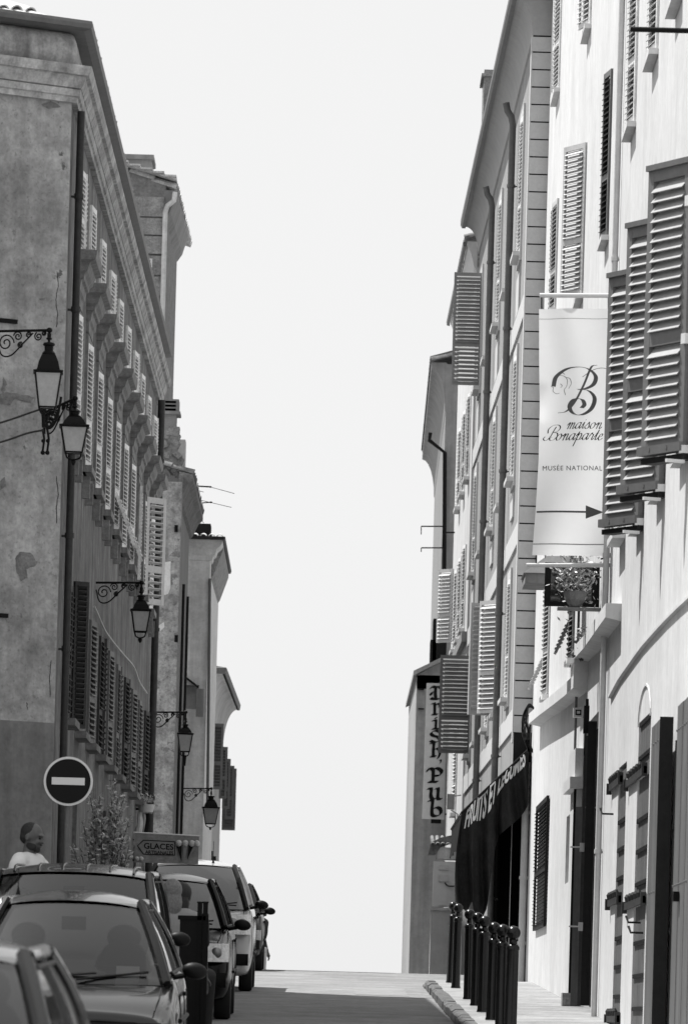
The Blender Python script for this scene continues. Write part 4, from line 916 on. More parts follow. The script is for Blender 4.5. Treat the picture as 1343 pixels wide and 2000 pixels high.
# ================================================================== street lamps
def spiral(c, r0, turns, u, v, sgn=1, a0=0, n=26):
    return [c+u*(r0*(1-.82*k/n)*math.cos(a0+sgn*turns*2*math.pi*k/n))+v*(r0*(1-.82*k/n)*math.sin(a0+sgn*turns*2*math.pi*k/n)) for k in range(n+1)]
def lamp(A, B, zc, zr, zb, wtop, label, tail=0.0, plate=.3, armdepth=0.24, thick=.013, drop=None):
    """A wall end, B lantern end of the arm; zc crown, zr rim, zb bottom heights"""
    A = Vector(A); B = Vector(B); root = thing('street_lamp', tuple(A), label, 'street lamp', 'wrought iron wall lanterns')
    d = (B-A); L = d.length; u = d.normalized(); v = Vector((0, 0, 1)); mb = MB()
    mb.tube([A, B], thick, 6); mb.tube([A+v*.07, A-v*plate], thick*1.1, 6)
    h = min(armdepth, L*.42)
    mb.tube(cr([A-v*h*.35+u*.02, A+u*L*.12-v*h*.95, A+u*L*.3-v*h*.98, A+u*L*.52-v*h*.5, A+u*L*.7-v*h*.1], 6), thick*.6, 5)
    for (t, dz, r_, sg, a0) in ((.2, .48, .36, 1, 0), (.42, .22, .2, -1, 3), (.47, .58, .13, 1, 1), (.62, .18, .13, 1, 0), (.80, .24, .18, 1, 2), (.90, .12, .10, -1, 1)):
        mb.tube(spiral(A+u*L*t-v*h*dz, h*r_, 1.6, u, v, sg, a0), thick*.55, 5)
    mb.ell(B, thick*2.2, thick*2.2, thick*2.0, 8, 6); part('bracket', mb, 'iron', root, True)
    H = zr-zb; w = wtop/2; c = Vector((B.x, B.y, 0))
    st = MB(); st.tube([Vector((B.x, B.y, B.z)), Vector((B.x, B.y, zc))], thick*.9, 8)
    st.lathe([(.02, 0), (.03, .01), (.018, .025), (.02, .06)], (B.x, B.y, zc+.02), 10); part('stem', st, 'iron', root, True)
    T = Matrix.Translation((B.x, B.y, 0)) @ Matrix.Rotation(R(3), 4, 'Z')
    hr = zc-zr
    def sq(mb, levels):                      # square lofts
        k = len(mb.v)
        for r_, z_ in levels: mb.v += [T @ Vector((-r_, -r_, z_)), T @ Vector((r_, -r_, z_)), T @ Vector((r_, r_, z_)), T @ Vector((-r_, r_, z_))]
        for i in range(len(levels)-1):
            for j in range(4): j2 = (j+1) % 4; mb.f.append((k+i*4+j, k+i*4+j2, k+i*4+4+j2, k+i*4+4+j))
        mb.f.append((k+3, k+2, k+1, k)); e = len(mb.v)-4; mb.f.append((e, e+1, e+2, e+3)); return mb
    rf = sq(MB(), [(w*1.1, zr-.004), (w*1.12, zr+.012), (w*.86, zr+.02), (w*.72, zr+hr*.35), (w*.5, zr+hr*.58)])
    rf.lathe([(w*.46, zr+hr*.58), (w*.5, zr+hr*.64), (w*.32, zr+hr*.72), (w*.34, zr+hr*.86), (w*.48, zr+hr*.9), (w*.4, zr+hr*.97), (.015, zr+hr)], (B.x, B.y, 0), 14)
    part('roof', rf, 'iron', root)
    gl = sq(MB(), [(w*.60, zb), (w*.94, zr-.004)]); part('glass_panel', gl, 'lampglass', root)
    fr = MB()
    for sx, sy in ((-1, -1), (1, -1), (1, 1), (-1, 1)): fr.tube([T @ Vector((sx*w*.62, sy*w*.62, zb-.005)), T @ Vector((sx*w*.97, sy*w*.97, zr))], .0075, 5)
    for z_, r_ in ((zb, .62), (zr-.003, .97)):
        q = [T @ Vector((a*w*r_, b*w*r_, z_)) for a, b in ((-1, -1), (1, -1), (1, 1), (-1, 1), (-1, -1))]; fr.tube(q, .008, 5)
    for a0 in (1, -1):
        fr.tube(cr([T @ Vector((a0*w*.6, -w*.6, zb)), T @ Vector((a0*w*.45, -w*.3, zb-.05)), T @ Vector((0, 0, zb-.07))], 5), .007, 5)
        fr.tube(cr([T @ Vector((a0*w*.6, w*.6, zb)), T @ Vector((a0*w*.45, w*.3, zb-.05)), T @ Vector((0, 0, zb-.07))], 5), .007, 5)
    fr.lathe([(.006, -.06), (.02, -.04), (.024, -.02), (.01, 0)], T @ Vector((0, 0, zb-.06)), 8)
    if tail: fr.tube([T @ Vector((0, 0, zb-.05)), T @ Vector((0, 0, zb-tail))], [.03, .018], 8)
    part('lantern_frame', fr, 'iron', root)
    return root
# first two share the corner of the long house
y_ = 52.6
A = P(-8, 647, y_+.2); B = P(97, 645, y_)
lamp(A, B, PZ(95, 668, y_), PZ(95, 728, y_), PZ(95, 796, y_), .245, 'wall lantern with milky glass on the end wall, upper left of the pair', plate=.05, armdepth=.3)
y_ = 53.4
A = P(88, 806, y_+.4); B = P(147, 778, y_)
r2 = lamp(A, B, PZ(146, 801, y_), PZ(146, 834, y_), PZ(145, 884, y_), .25, 'wall lantern on the house corner, lower right of the pair by the downpipe', plate=.2)
mb = MB(); u = Vector((1, 0, 0)); v = Vector((0, 0, 1)); c0 = P(92, 800, 53.3)
for (dx, dz, r_) in ((0, 0, .07), (.06, -.06, .05), (.02, -.13, .05), (-.03, .03, .04)): mb.tube(spiral(c0+u*dx+v*dz, r_, 1.5, u, v), .012, 5)
mb.tube(cr([P(120, 775, 53.3), P(112, 815, 53.3), P(98, 836, 53.3), P(84, 826, 53.3)], 5), .014, 6); mb.tube([P(84, 790, 53.3), P(86, 835, 53.3)], .02, 6)
part('scroll', mb, 'iron', r2)
mb = MB()
for x0 in (84, 93): mb.tube([P(x0, 838, 53.2), P(x0+3, 858, 53.2), P(x0, 880, 53.2), P(x0+2, 888, 53.2)], .012, 6); mb.ell(P(x0+1, 861, 53.2), .02, .02, .02, 8, 5); mb.ell(P(x0, 884, 53.2), .022, .02, .022, 8, 5)
part('insulator', mb, 'iron', r2)
for i, pts in enumerate([[(-20, 832), (20, 820), (60, 806), (84, 798)], [(-20, 870), (20, 858), (55, 846), (86, 840)]]):
    single('cable', MB().tube(cr([P(x, y, 53.0) for x, y in pts], 5), .010, 6), 'cable', ['upper thin black cable strung across the end wall to the corner lanterns', 'lower thin black cable strung across the end wall to the corner lanterns'][i], 'cable', P(pts[0][0], pts[0][1], 53.0), 'cables on the end wall')
y_ = 62.1
lamp(P(185, 1138, y_), P(277, 1138, y_), PZ(277, 1162, y_), PZ(277, 1193, y_), PZ(277, 1234, y_), .205, 'wall lantern hanging over the dark facade below the open white shutter', plate=.24)
y_ = 80.0
lamp(P(296, 1391, y_), P(363, 1391, y_), PZ(362, 1414, y_), PZ(362, 1434, y_), PZ(361, 1468, y_), .21, 'wall lantern with a long black tail under it past the far downpipe', tail=.2, plate=.1)
y_ = 108.0
lamp(P(357, 1540, y_), P(413, 1540, y_), PZ(413, 1554, y_), PZ(413, 1578, y_), PZ(413, 1609, y_), .30, 'smallest and lowest wall lantern, dark against the pale far house', plate=.3)
pts = [(185, 1185), (190, 1196), (205, 1230), (223, 1256), (243, 1280), (262, 1303), (272, 1330), (287, 1354)]
single('wall_cable', MB().tube(cr([wF.p(wF.hit(x, y, .04)[0], .04, wF.hit(x, y, .04)[1]) for x, y in pts], 5), .012, 6), 'cableW', 'pale cable drooping across the dark facade from the hanging lantern', 'cable', wF.p(wF.hit(185, 1185)[0], .04, 6), None, True)

# ================================================================== museum banner
yb = 64.0
def bp(px, py): return P(px, py, yb)
root = thing('museum_banner', tuple(bp(1190, 1105)), 'long white museum banner hung between two poles from the white house', 'banner')
part('top_pole', MB().tube([bp(1053, 577), Vector((3.0, yb, bp(1192, 577).z))], .026, 12), 'paintW', root, True)
part('bottom_pole', MB().tube([bp(1027, 1104), Vector((3.0, yb, bp(1196, 1104).z))], .024, 12), 'boxgrey', root, True)
mb = MB()
for x0, y0, y1 in ((1057, 580, 603), (1187, 580, 603), (1046, 1083, 1102), (1182, 1083, 1102)): mb.tube([bp(x0, y0), bp(x0, y1)], .008, 6)
mb.tube([bp(1196, 1080), bp(1199, 1130)], .012, 6); mb.tube([bp(1172, 1092), bp(1195, 1086), bp(1205, 1085)], .01, 6)
part('cord', mb, 'iron', root)
BL = [(603, 1052), (700, 1052), (800, 1053), (900, 1051), (1000, 1045), (1085, 1038)]
def bleft(py):
    for (y0, x0), (y1, x1) in zip(BL, BL[1:]):
        if py <= y1: return x0+(x1-x0)*(py-y0)/(y1-y0)
    return BL[-1][1]
bw0 = bp(1052, 603).x; bz0 = bp(1120, 603).z
def bsurf(tx, py):                            # tx 0..1 across
    xl_ = bleft(py); xr_ = 1190-(py-603)*.010; p = bp(xl_+(xr_-xl_)*tx, py); q = (py-603)/480
    wv = .036*math.sin(5.5*tx+3.2*q*q+.6)*(.25+q)+.024*math.sin(9*(tx-.6*q)+1)*(1-q)*1.5
    if 0.30 < q < .46: wv += -.035*math.exp(-((tx-.02)/.10)**2)*math.sin((q-.30)/.16*math.pi)
    p.y += wv; return p
rows = [[bsurf(j/20, 603+482*i/60) for j in range(21)] for i in range(61)]
mb = MB(); mb.grid(rows); 
cl = part('banner_cloth', mb, 'banner', root, True)
bm_ = cl.data.materials[0]; N_b = bm_.node_tree.nodes; L_b = bm_.node_tree.links
tl = N_b.new('ShaderNodeBsdfTranslucent'); tl.inputs[0].default_value = (.85, .85, .85, 1); mxs = N_b.new('ShaderNodeMixShader'); mxs.inputs[0].default_value = .5
L_b.new(N_b['Principled BSDF'].outputs[0], mxs.inputs[1]); L_b.new(tl.outputs[0], mxs.inputs[2]); L_b.new(mxs.outputs[0], N_b['Material Output'].inputs[0])
mb = MB(); mb.grid([[bsurf(j/20, py)+Vector((0, -.006, 0)) for j in range(21)] for py in (1062, 1064)]); mb.grid([[bsurf(j/20, py)+Vector((0, -.006, 0)) for j in range(21)] for py in (622, 623)]); part('hem', mb, 'inkL', root)
BSC = 482/ (bz0-bp(1120, 1085).z)            # photo px per metre here
def to_banner(me, px0, py0, k=1.0, off=.008, name='lettering', key='inkD'):
    """bend a flat lettering mesh (unit = photo px, y up) onto the cloth"""
    for v_ in me.vertices:
        px = px0+v_.co.x*k; py = py0-v_.co.y*k; xl_ = bleft(py); xr_ = 1190-(py-603)*.010
        q = bsurf((px-xl_)/(xr_-xl_), py); q.y -= off+v_.co.z*.02; v_.co = q
    me.materials.clear(); me.materials.append(M(key)); return link(name, me, root, wmat(root))
mb = MB(); script(mb, 'maison', 0, 0, 12.4, nib=.17); to_banner(mb.mesh('lettering', 'inkD', fix=False), 1104, 838)
mb = MB(); x_ = script(mb, 'B', 0, 0, 11.5, nib=.2, slant=.35); script(mb, 'onaparte', x_-1, 0, 13.0, nib=.18); to_banner(mb.mesh('lettering', 'inkD', fix=False), 1062, 860)
me = text_mesh('MUSÉE NATIONAL', 13, 0, 0, 0, 1.12); W_ = max(v.co.x for v in me.vertices)
for v_ in me.vertices: v_.co.x *= 117/W_
to_banner(me, 1058, 919, 1.0)
mb = MB()                                     # the big swash B
pen(mb, [[(.98, 1.03), (.86, .98), (.7, .6), (.5, .22), (.32, .03), (.15, .0)]], 0, 0, 90, nib=.05, ang=0, thin=.01)
pen(mb, [[(.05, .62), (.12, .85), (.4, 1.03), (.8, 1.03), (1.02, .86), (.98, .66), (.8, .55), (.62, .53)], [(.62, .53), (.86, .5), (1.0, .33), (.92, .08), (.7, -.06), (.5, -.02), (.42, .14), (.52, .3), (.7, .3), (.76, .18), (.7, .1)]], 0, 0, 84, nib=.10, ang=-8, thin=.012)
pen(mb, [[(.72, .82), (.95, .98), (1.15, 1.04), (1.33, 1.02)]], 0, 0, 84, nib=.02, ang=0, thin=.012)
to_banner(mb.mesh('emblem', 'inkG', fix=False), 1076, 806, 1.0, name='emblem', key='inkG')
mb = MB()                                     # faint classical profile beside it
for st in ([(.2, .9), (.05, .75), (.08, .6), (-.02, .5), (.06, .45), (.05, .3), (.18, .2), (.3, .22)], [(.3, .95), (.5, .9), (.62, .75), (.6, .5), (.5, .35), (.55, .15)], [(.25, .98), (.4, 1.05), (.52, .98)], [(.35, .6), (.42, .52), (.36, .45)], [(.58, .85), (.72, .8), (.78, .6), (.68, .4)]): pen(mb, [st], 0, 0, 48, nib=.03, ang=30, thin=.02)
to_banner(mb.mesh('profile_drawing', 'inkL', fix=False), 1077, 778, 1.0, name='profile_drawing', key='inkL')
mb = MB(); mb.add([(0, 2, 0), (96, 2, 0), (96, -1.6, 0), (0, -1.6, 0)], [(0, 1, 2, 3)]); mb.add([(96, 13, .1), (131, 0, .1), (96, -13, .1)], [(0, 1, 2)])
bm = bmesh.new(); me = mb.mesh('arrow', 'inkG', fix=False); bm.from_mesh(me); bmesh.ops.subdivide_edges(bm, edges=bm.edges, cuts=5, use_grid_fill=True); bmesh.ops.triangulate(bm, faces=bm.faces); bm.to_mesh(me); bm.free()
to_banner(me, 1047, 1000, name='arrow', key='inkG')

# glazed casement, planter and little canopy below the banner
yv = 66.5
a = P(1064, 1098, yv); b = P(1163, 1186, yv)
root = thing('open_casement', (b.x, yv, b.z), 'dark-framed glazed casement standing out from the wall below the banner', 'window')
fw = .055
part('frame', MB().box(a.x, a.x+fw*1.3, yv, yv+.05, b.z, a.z).box(b.x-fw, 3.0, yv, yv+.05, b.z, a.z).box(a.x+fw*1.3, b.x-fw, yv+.002, yv+.048, b.z, b.z+.05).box(a.x+fw*1.3, b.x-fw, yv+.002, yv+.048, a.z-.04, a.z), 'woodD', root)
part('pane', MB().box(a.x+fw*1.3, b.x-fw, yv+.02, yv+.026, b.z+.05, a.z-.04), 'glassD', root)
root = thing('window_planter', (2.7, 66.2, b.z+.2), 'leafy potted plant on a bracket in front of the dark casement', 'plant')
cpl = P(1122, 1125, 66.1)
part('foliage', leaves(420, lambda r: cpl+Vector((r.gauss(0, .13), r.gauss(0, .05), r.gauss(0, .16))), .075), 'leaf', root)
bx = P(1122, 1172, 66.1); part('pot', MB().lathe([(.06, -.08), (.12, .0), (.14, .09), (.15, .1), (.13, .1)], bx, 12).box(bx.x-.2, 3.0, 66.0, 66.2, bx.z-.12, bx.z-.09), 'terra', root)
mb = MB(); mb.tube([P(1115, 1160, 66.1), cpl, P(1128, 1090, 66.1)], .008, 5); part('stem', mb, 'bark', root)
yv = 70.0; a = P(1022, 1118, yv); b = P(1100, 1086, yv)
root = thing('window_canopy', (2.9, yv, a.z), 'small white sloping canopy over a window behind the banner', 'canopy')
mb = MB(); x0, x1 = a.x, P(1095, 1118, yv).x
mb.add([(x0, yv, a.z), (x1+.1, yv, a.z), (x1+.1, yv+.02, b.z), (x0+.28, yv+.02, b.z), (x0, yv+1.2, a.z), (x1+.1, yv+1.2, a.z), (x1+.1, yv+1.2, b.z), (x0+.28, yv+1.2, b.z)], [(0, 1, 2, 3), (7, 6, 5, 4), (0, 3, 7, 4), (3, 2, 6, 7), (0, 4, 5, 1)])
part('hood', mb, 'white', root); part('underside', MB().box(x0+.02, x1+.1, yv+.03, yv+1.18, a.z-.12, a.z-.002), 'smoothG', root)
part('wall_arm', MB().box(x1-.05, 3.0, yv+.2, yv+.25, a.z-.1, a.z-.05), 'iron', root)
# flagpole top right
q = P(1230, 57, 45.0); root = thing('iron_bar', (3.0, 45, q.z), 'black iron bar jutting from the wall at the top right corner', 'bar')
part('bar', MB().tube([q, Vector((3.0, 45, q.z))], .021, 10), 'iron', root, True); part('wall_plate', MB().box(2.96, 3.0, 44.9, 45.1, q.z-.12, q.z+.12), 'iron', root)

# ================================================================== shop awning
ya = 87.6
root = thing('fabric_awning', (2.97, ya, 5.8), 'dark fabric greengrocer awning with white capital lettering hanging in folds', 'awning')
top = [(902, 1587), (935, 1555), (970, 1522), (1003, 1492), (1033, 1463)]
def lerpl(L_, t):
    t = max(0, min(.9999, t))*(len(L_)-1); i = int(t); f = t-i; return tuple(L_[i][k]+(L_[i+1][k]-L_[i][k])*f for k in range(len(L_[0])))
bot = [(888, 1762), (896, 1768), (912, 1782), (921, 1760), (926, 1798), (938, 1802), (950, 1775), (957, 1715), (966, 1660), (974, 1632), (985, 1622), (1002, 1608), (1015, 1597), (1024, 1584), (1030, 1572)]
def asurf(t, q):
    q = max(0.0, q)
    a = lerpl(top, t); b = lerpl(bot, t); e = q**1.15
    px = a[0]+(b[0]-a[0])*q - 6*math.sin(q*math.pi)*(1-t); py = a[1]+(b[1]-a[1])*q; p = P(px, py, ya)
    ph = 26*t-2.2*q
    p.y += .12*math.sin(ph)*(.35+.9*e)+.05*math.sin(2.3*ph+1)*e; return p
mb = MB(); mb.grid([[asurf(j/110, i/30) for j in range(111)] for i in range(31)]); part('side_cloth', mb, 'cloth', root, True)
tp = [P(x, y, ya) for x, y in top]
mb = MB(); back = Vector((0, 7.5, 0)); rows = [[p+Vector((0, 0, .01)) for p in tp], [p+back*.5+Vector((0, 0, -.05)) for p in tp], [p+back for p in tp]]; mb.grid(rows); part('top_cloth', mb, 'cloth', root, True)
mb = MB(); mb.grid([[tp[0]+back*(k/10) for k in range(11)], [tp[0]+back*(k/10)+Vector((-.02+.02*math.sin(k*2), 0, -.5)) for k in range(11)]]); part('front_valance', mb, 'cloth', root, True)
part('frame', MB().tube(tp, .022, 8).tube([tp[0], tp[0]+back], .022, 8), 'iron', root)
def to_awning(me, t0, q0, tw, qh):
    for v_ in me.vertices:
        p = asurf(t0+v_.co.x*tw, q0-v_.co.y*qh*(1+.9*(t0+v_.co.x*tw))); p.y -= .012; v_.co = p
    me.materials.clear(); me.materials.append(M('paintW')); return link('lettering', me, root, wmat(root))
me = text_mesh('FRUITS ET LEGUMES', 1.0, 0, .035, 0, 1.0)
W_ = max(v.co.x for v in me.vertices)
bm = bmesh.new(); bm.from_mesh(me); bmesh.ops.subdivide_edges(bm, edges=[e for e in bm.edges if e.calc_length() > .12], cuts=3); bmesh.ops.triangulate(bm, faces=bm.faces); bm.to_mesh(me); bm.free()
to_awning(me, .075, .205, .86/W_, .24)
mb = MB(); rr = random.Random(8)
for i in range(9):
    x0 = rr.uniform(1022, 1036); mb.tube(cr([P(1033+rr.uniform(-6, 3), 1470, 87.3), P(x0-4, 1430, 87.3), P(1022+rr.uniform(-3, 8), 1400, 87.3), P(1032, 1378+rr.uniform(-4, 4), 87.3), P(1045+rr.uniform(-3, 3), 1388, 87.3), P(1036, 1412, 87.3), P(1030+rr.uniform(-5, 5), 1450, 87.3), P(1042, 1472, 87.3)], 5), .011, 5)
single('cable_bundle', mb, 'cable', 'tangled loops of black cable at the top of the awning', 'cables', P(1033, 1472, 87.3), None, True)
cx = 1128; root = thing('flood_light', tuple(P(cx, 1392, 69)), 'square white-rimmed flood light under the ledge', 'lamp')
a = P(1119, 1382, 69.5); b = P(1138, 1401, 69.5)
part('housing', MB().box(a.x, b.x, 69.5, 69.6, b.z, a.z), 'paintW', root)
e_ = (b.x-a.x)*.2; part('bezel', MB().box(a.x+e_, b.x-e_, 69.49, 69.499, b.z+e_, a.z-e_), 'iron', root); e_ *= 1.7
part('lens', MB().box(a.x+e_, b.x-e_, 69.48, 69.489, b.z+e_, a.z-e_), 'lens', root); part('bracket', MB().box(b.x-.02, 3.0, 69.6, 69.65, b.z, b.z+.03), 'iron', root)
mb = MB(); a = P(1140, 1378, 68.2); b = P(1151, 1432, 68.2); mb.box(a.x, b.x, 68.2, 68.35, b.z, a.z); mb.tube([P(1146, 1365, 68.2), P(1146, 1380, 68.2)], .02, 6); mb.tube([P(1143, 1432, 68.2), P(1140, 1470, 68.2), P(1146, 1500, 68.2)], .01, 5)
mb.box(a.x+.02, 3.0, 68.25, 68.3, b.z+.1, b.z+.14)
single('junction_box', mb, 'iron', 'black electrical junction box with cables beside the flood light', 'electric box', P(1145, 1432, 68.2))

# pub sign
ys_ = 125.4; a = P(827, 1333, ys_); b = P(874, 1600, ys_); 
root = thing('pub_sign', tuple(P(850, 1600, ys_)), 'tall narrow vertical pub sign with black gothic letters on a pale panel', 'sign')
xc = PX(846, 1470, ys_)
def sgn(px, py): return P(px, py, ys_)
mb = MB(); q4 = [sgn(833, 1334), sgn(872, 1335), sgn(867, 1601), sgn(824, 1599)]; mb.add(q4+[p+Vector((0, .12, 0)) for p in q4], [(0, 1, 2, 3), (7, 6, 5, 4), (0, 4, 5, 1), (1, 5, 6, 2), (2, 6, 7, 3), (3, 7, 4, 0)])
part('panel', mb, 'boxgrey', root)
part('bracket', MB().box(sgn(850, 1602).x-.1, sgn(850, 1602).x+.12, ys_, ys_+.1, sgn(850, 1608).z, sgn(850, 1600).z).tube([sgn(868, 1350)+Vector((0, .05, 0)), Vector((2.46, ys_+.05, sgn(868, 1350).z))], .02, 6).tube([sgn(868, 1590)+Vector((0, .05, 0)), Vector((2.46, ys_+.05, sgn(868, 1590).z))], .02, 6), 'iron', root)
mb = MB()
for ch, x0, y0, sc in (('I', 838, 1366, 25), ('r', 840, 1396, 22), ('i', 840, 1424, 21), ('s', 838, 1450, 23), ('h', 838, 1478, 24), ("'", 853, 1496, 13), ('P', 834, 1528, 27), ('u', 834, 1562, 27), ('b', 836, 1594, 27)):
    pen(mb, UN[ch], x0-835, 1600-y0, sc, nib=.30, ang=35, thin=.06)
me = mb.mesh('lettering', 'inkD', fix=False)
for v_ in me.vertices: v_.co = P(835+v_.co.x, 1600-v_.co.y, ys_-.012-v_.co.z)
link('lettering', me, root, wmat(root))

# meter cabinet on its pier with a tiled canopy
yk = 112.6
a = P(846, 1682, yk); b = P(885, 1772, yk); root = thing('meter_cabinet', (b.x, yk, b.z), 'pale wall cabinet with meters standing on a low plastered pier by the pub', 'cabinet')
part('box', MB().box(a.x, b.x+.2, yk, yk+.35, b.z, a.z), 'paintW', root)
for (x0, x1, y0, y1, k_) in ((857, 876, 1690, 1699, 'boxgrey'), (857, 876, 1708, 1722, 'boxgrey'), (856, 871, 1745, 1768, 'paintW')):
    c1 = P(x0, y0, yk); c2 = P(x1, y1, yk); part('meter_door', MB().box(c1.x, c2.x, yk-.03, yk-.001, c2.z, c1.z).box(c1.x, c2.x, yk-.035, yk-.031, c2.z, c2.z+.02), k_, root)
mb = MB(); mb.tube(cr([P(868, 1724, yk-.05), P(874, 1730, yk-.05), P(887, 1731, yk-.05)], 5), .014, 6); part('cable', mb, 'iron', root)
a = P(842, 1776, yk); part('pier', MB().box(PX(841, 1780, yk), b.x+.3, yk-.05, yk+.45, 2.0, a.z-.02).box(PX(841, 1780, yk)-.02, b.x+.3, yk-.08, yk+.47, a.z-.02, a.z+.035), 'white2', root)
a = P(834, 1665, yk); b = P(896, 1628, yk)
root = thing('tiled_canopy', (b.x, yk, a.z), 'small dark tiled canopy above the meter cabinet', 'canopy')
mb = tiles((a.x+.1, yk-.1), (b.x+.05, yk-.1), PZ(850, 1650, yk), (0, 1), .2, 1.0, .1, rows=1)
part('tiles', mb, 'tileD', root, True)
mb = MB(); A_ = [P(836, 1668, yk), P(842, 1645, yk), P(860, 1636, yk), P(896, 1628, yk), P(896, 1640, yk), P(862, 1652, yk), P(850, 1668, yk)]
mb.add(A_+[p+Vector((0, 1.0, 0)) for p in A_], [tuple(range(7)), tuple(range(13, 6, -1))]+[(i, (i+1) % 7, 7+(i+1) % 7, 7+i) for i in range(7)]); part('roof_edge', mb, 'tileD', root)
part('soffit', MB().box(PX(848, 1668, yk)+.05, b.x+.1, yk+.02, yk+.9, PZ(870, 1678, yk), PZ(870, 1655, yk)), 'pale', root)
mb = MB(); a = P(872, 1552, 114); b = P(885, 1582, 114); mb.box(a.x, b.x, 113.6, 113.8, b.z, a.z); mb.tube([P(880, 1582, 113.6), P(893, 1590, 113.6), P(893, 1640, 113.6)], .015, 6); mb.tube([P(884, 1555, 113.7), P(900, 1553, 113.7)], .015, 6)
single('fuse_box', mb, 'smoothG', 'small grey fuse box with a looped cable beside the pub sign', 'electric box', tuple(a))
# bracket with two bars against the sky
root = thing('wall_bracket', tuple(P(862, 1050, 125)), 'thin iron bracket with two horizontal bars standing out against the sky', 'bracket')
mb = MB()
for y0, y1 in ((1028, 1044), (1070, 1078)):
    mb.tube([P(822, y0, 125), P(866, y0, 125)], .016, 6); mb.tube([P(822, y0, 125), P(822, y1, 125)], .010, 5)
part('arm', mb, 'iron', root); part('upright', MB().tube([P(866, 1015, 125), P(864, 1072, 125)], .02, 6).tube([P(866, 1040, 125), P(890, 1040, 125)], .02, 6), 'iron', root)

# ================================================================== bollards
BX = 1.735; tops = [1768, 1774, 1786, 1793, 1800, 1813, 1818, 1822]
ds = [82.6, 78.6, 71.4, 67.8, 64.6, 61.0, 57.6, 54.6]; xs = [879, 892, 915, 929, 943, 959, 980, 998]
lab = ['farthest', 'second farthest', 'third farthest', 'fourth farthest', 'fourth nearest', 'third nearest', 'second nearest', 'nearest']
body = MB().lathe([(.066, 0), (.066, .02), (.06, .03), (.056, .82), (.062, .825), (.062, .85), (.05, .87), (.03, .88)], (0, 0, 0), 18)
bme = body.mesh('post', 'bollard', True); ball = MB().lathe([(.03, 0), (.034, .01), (.034, .03), (.028, .045)], (0, 0, .875), 14).ell((0, 0, .985), .068, .068, .068, 20, 12).mesh('ball', 'bollard', True)
for i in range(8):
    y = ds[i]; gz = G(y)+.128; x = BX+(.0 if i else .01); h = PZ(xs[i], tops[i], y)-.0-gz; sc = max(.93, min(1.12, (h)/.985))
    root = thing('bollard', (x, y, gz), 'black bollard with a ball top, %s in the row along the kerb' % lab[i], 'bollard', 'ball-topped bollards along the kerb')
    for nm, me in (('post', bme), ('ball', ball)): link(nm, me, root, Matrix.Diagonal((1, 1, sc, 1)) if nm == 'post' else Matrix.Translation((0, 0, .985*(sc-1))))
    root.rotation_euler = (R(random.uniform(-.6, .6)), R(random.uniform(-.6, .6)), 0)

# ================================================================== no entry sign
yn = 52.2; c = P(134, 1526, yn); r = 48*yn/F
root = thing('no_entry_sign', (c.x, yn, G(yn)), 'round no entry sign, dark disc with a white bar on a post', 'road sign')
disc = lambda r_, y0, y1: MB().lathe([(.001, y0), (r_, y0), (r_, y1), (.001, y1)], (0, 0, 0), 48, Matrix.Translation((c.x, yn, c.z)) @ Matrix.Rotation(R(90), 4, 'X'))
part('rim', disc(r, 0, .02), 'signw', root); part('disc', disc(r*.905, .021, .024), 'signred', root)
a = P(101, 1520, yn); b = P(165, 1536, yn); part('bar', MB().box(-.5*(b.x-a.x), .5*(b.x-a.x), -.030, -.0245, -(a.z-b.z)*.5, (a.z-b.z)*.5, Matrix.Translation((c.x, yn, c.z))), 'signw', root)
part('post', MB().tube([(c.x, yn+.05, G(yn)), (c.x, yn+.05, c.z+.1)], .026, 10), 'zinc', root, True)

# ================================================================== olive tree
yt = 57.2; base = Vector((PX(202, 1700, yt), yt, G(yt)))
root = thing('olive_tree', tuple(base), 'slender potted olive tree with glinting narrow leaves beside the dark facade', 'tree')
part('pot', MB().lathe([(.14, 0), (.19, .02), (.23, .36), (.25, .37), (.25, .41), (.21, .41), (.2, .38)], base, 20), 'terra', root, True)
rr = random.Random(11); mb = MB(); tips = []
tr = [base+Vector((0, 0, .38)), base+Vector((.01, 0, .9)), base+Vector((-.02, .02, 1.4)), base+Vector((.0, 0, 2.2))]
mb.tube(cr(tr, 5), [.03-.001*k for k in range(16)], 8)
lv = MB(); zt_ = PZ(202, 1478, yt)
for i in range(78):
    z0 = rr.uniform(.8, 2.1); p0 = base+Vector((0, 0, z0)); an = rr.uniform(0, 6.28)
    hz = rr.uniform(.35, 1.0)*max(.45, 1.0-(z0-.6)*.4); sp = rr.uniform(.12, .33)*(1 if z0 < 1.6 else .6)
    p3 = p0+Vector((math.cos(an)*sp, math.sin(an)*sp*.75, hz)); p3.z = min(p3.z, zt_-rr.uniform(0, .5)*(1 if i > 3 else 0))
    p1 = p0.lerp(p3, .4)+Vector((math.cos(an)*.03, 0, -.06)); cv_ = cr([p0, p1, p3], 8); mb.tube(cv_, [.008-.0003*k for k in range(len(cv_))], 4)
    for k in range(3, len(cv_)):
        for q in range(rr.choice((3, 4, 5, 6))):
            c_ = cv_[k]+Vector((rr.gauss(0, .012), rr.gauss(0, .012), rr.gauss(0, .015)))
            d = Vector((rr.uniform(-1, 1), rr.uniform(-1, 1), rr.uniform(-.3, 1.2))).normalized(); e = d.cross(Vector((rr.uniform(-1, 1), rr.uniform(-1, 1), rr.uniform(-1, 1)))).normalized(); s_ = rr.uniform(.045, .085)
            lv.add([c_, c_+d*s_*.5+e*s_*.14, c_+d*s_, c_+d*s_*.5-e*s_*.14], [(0, 1, 2, 3)])
part('trunk', mb, 'bark', root, True); part('crown', lv, 'leaf', root)

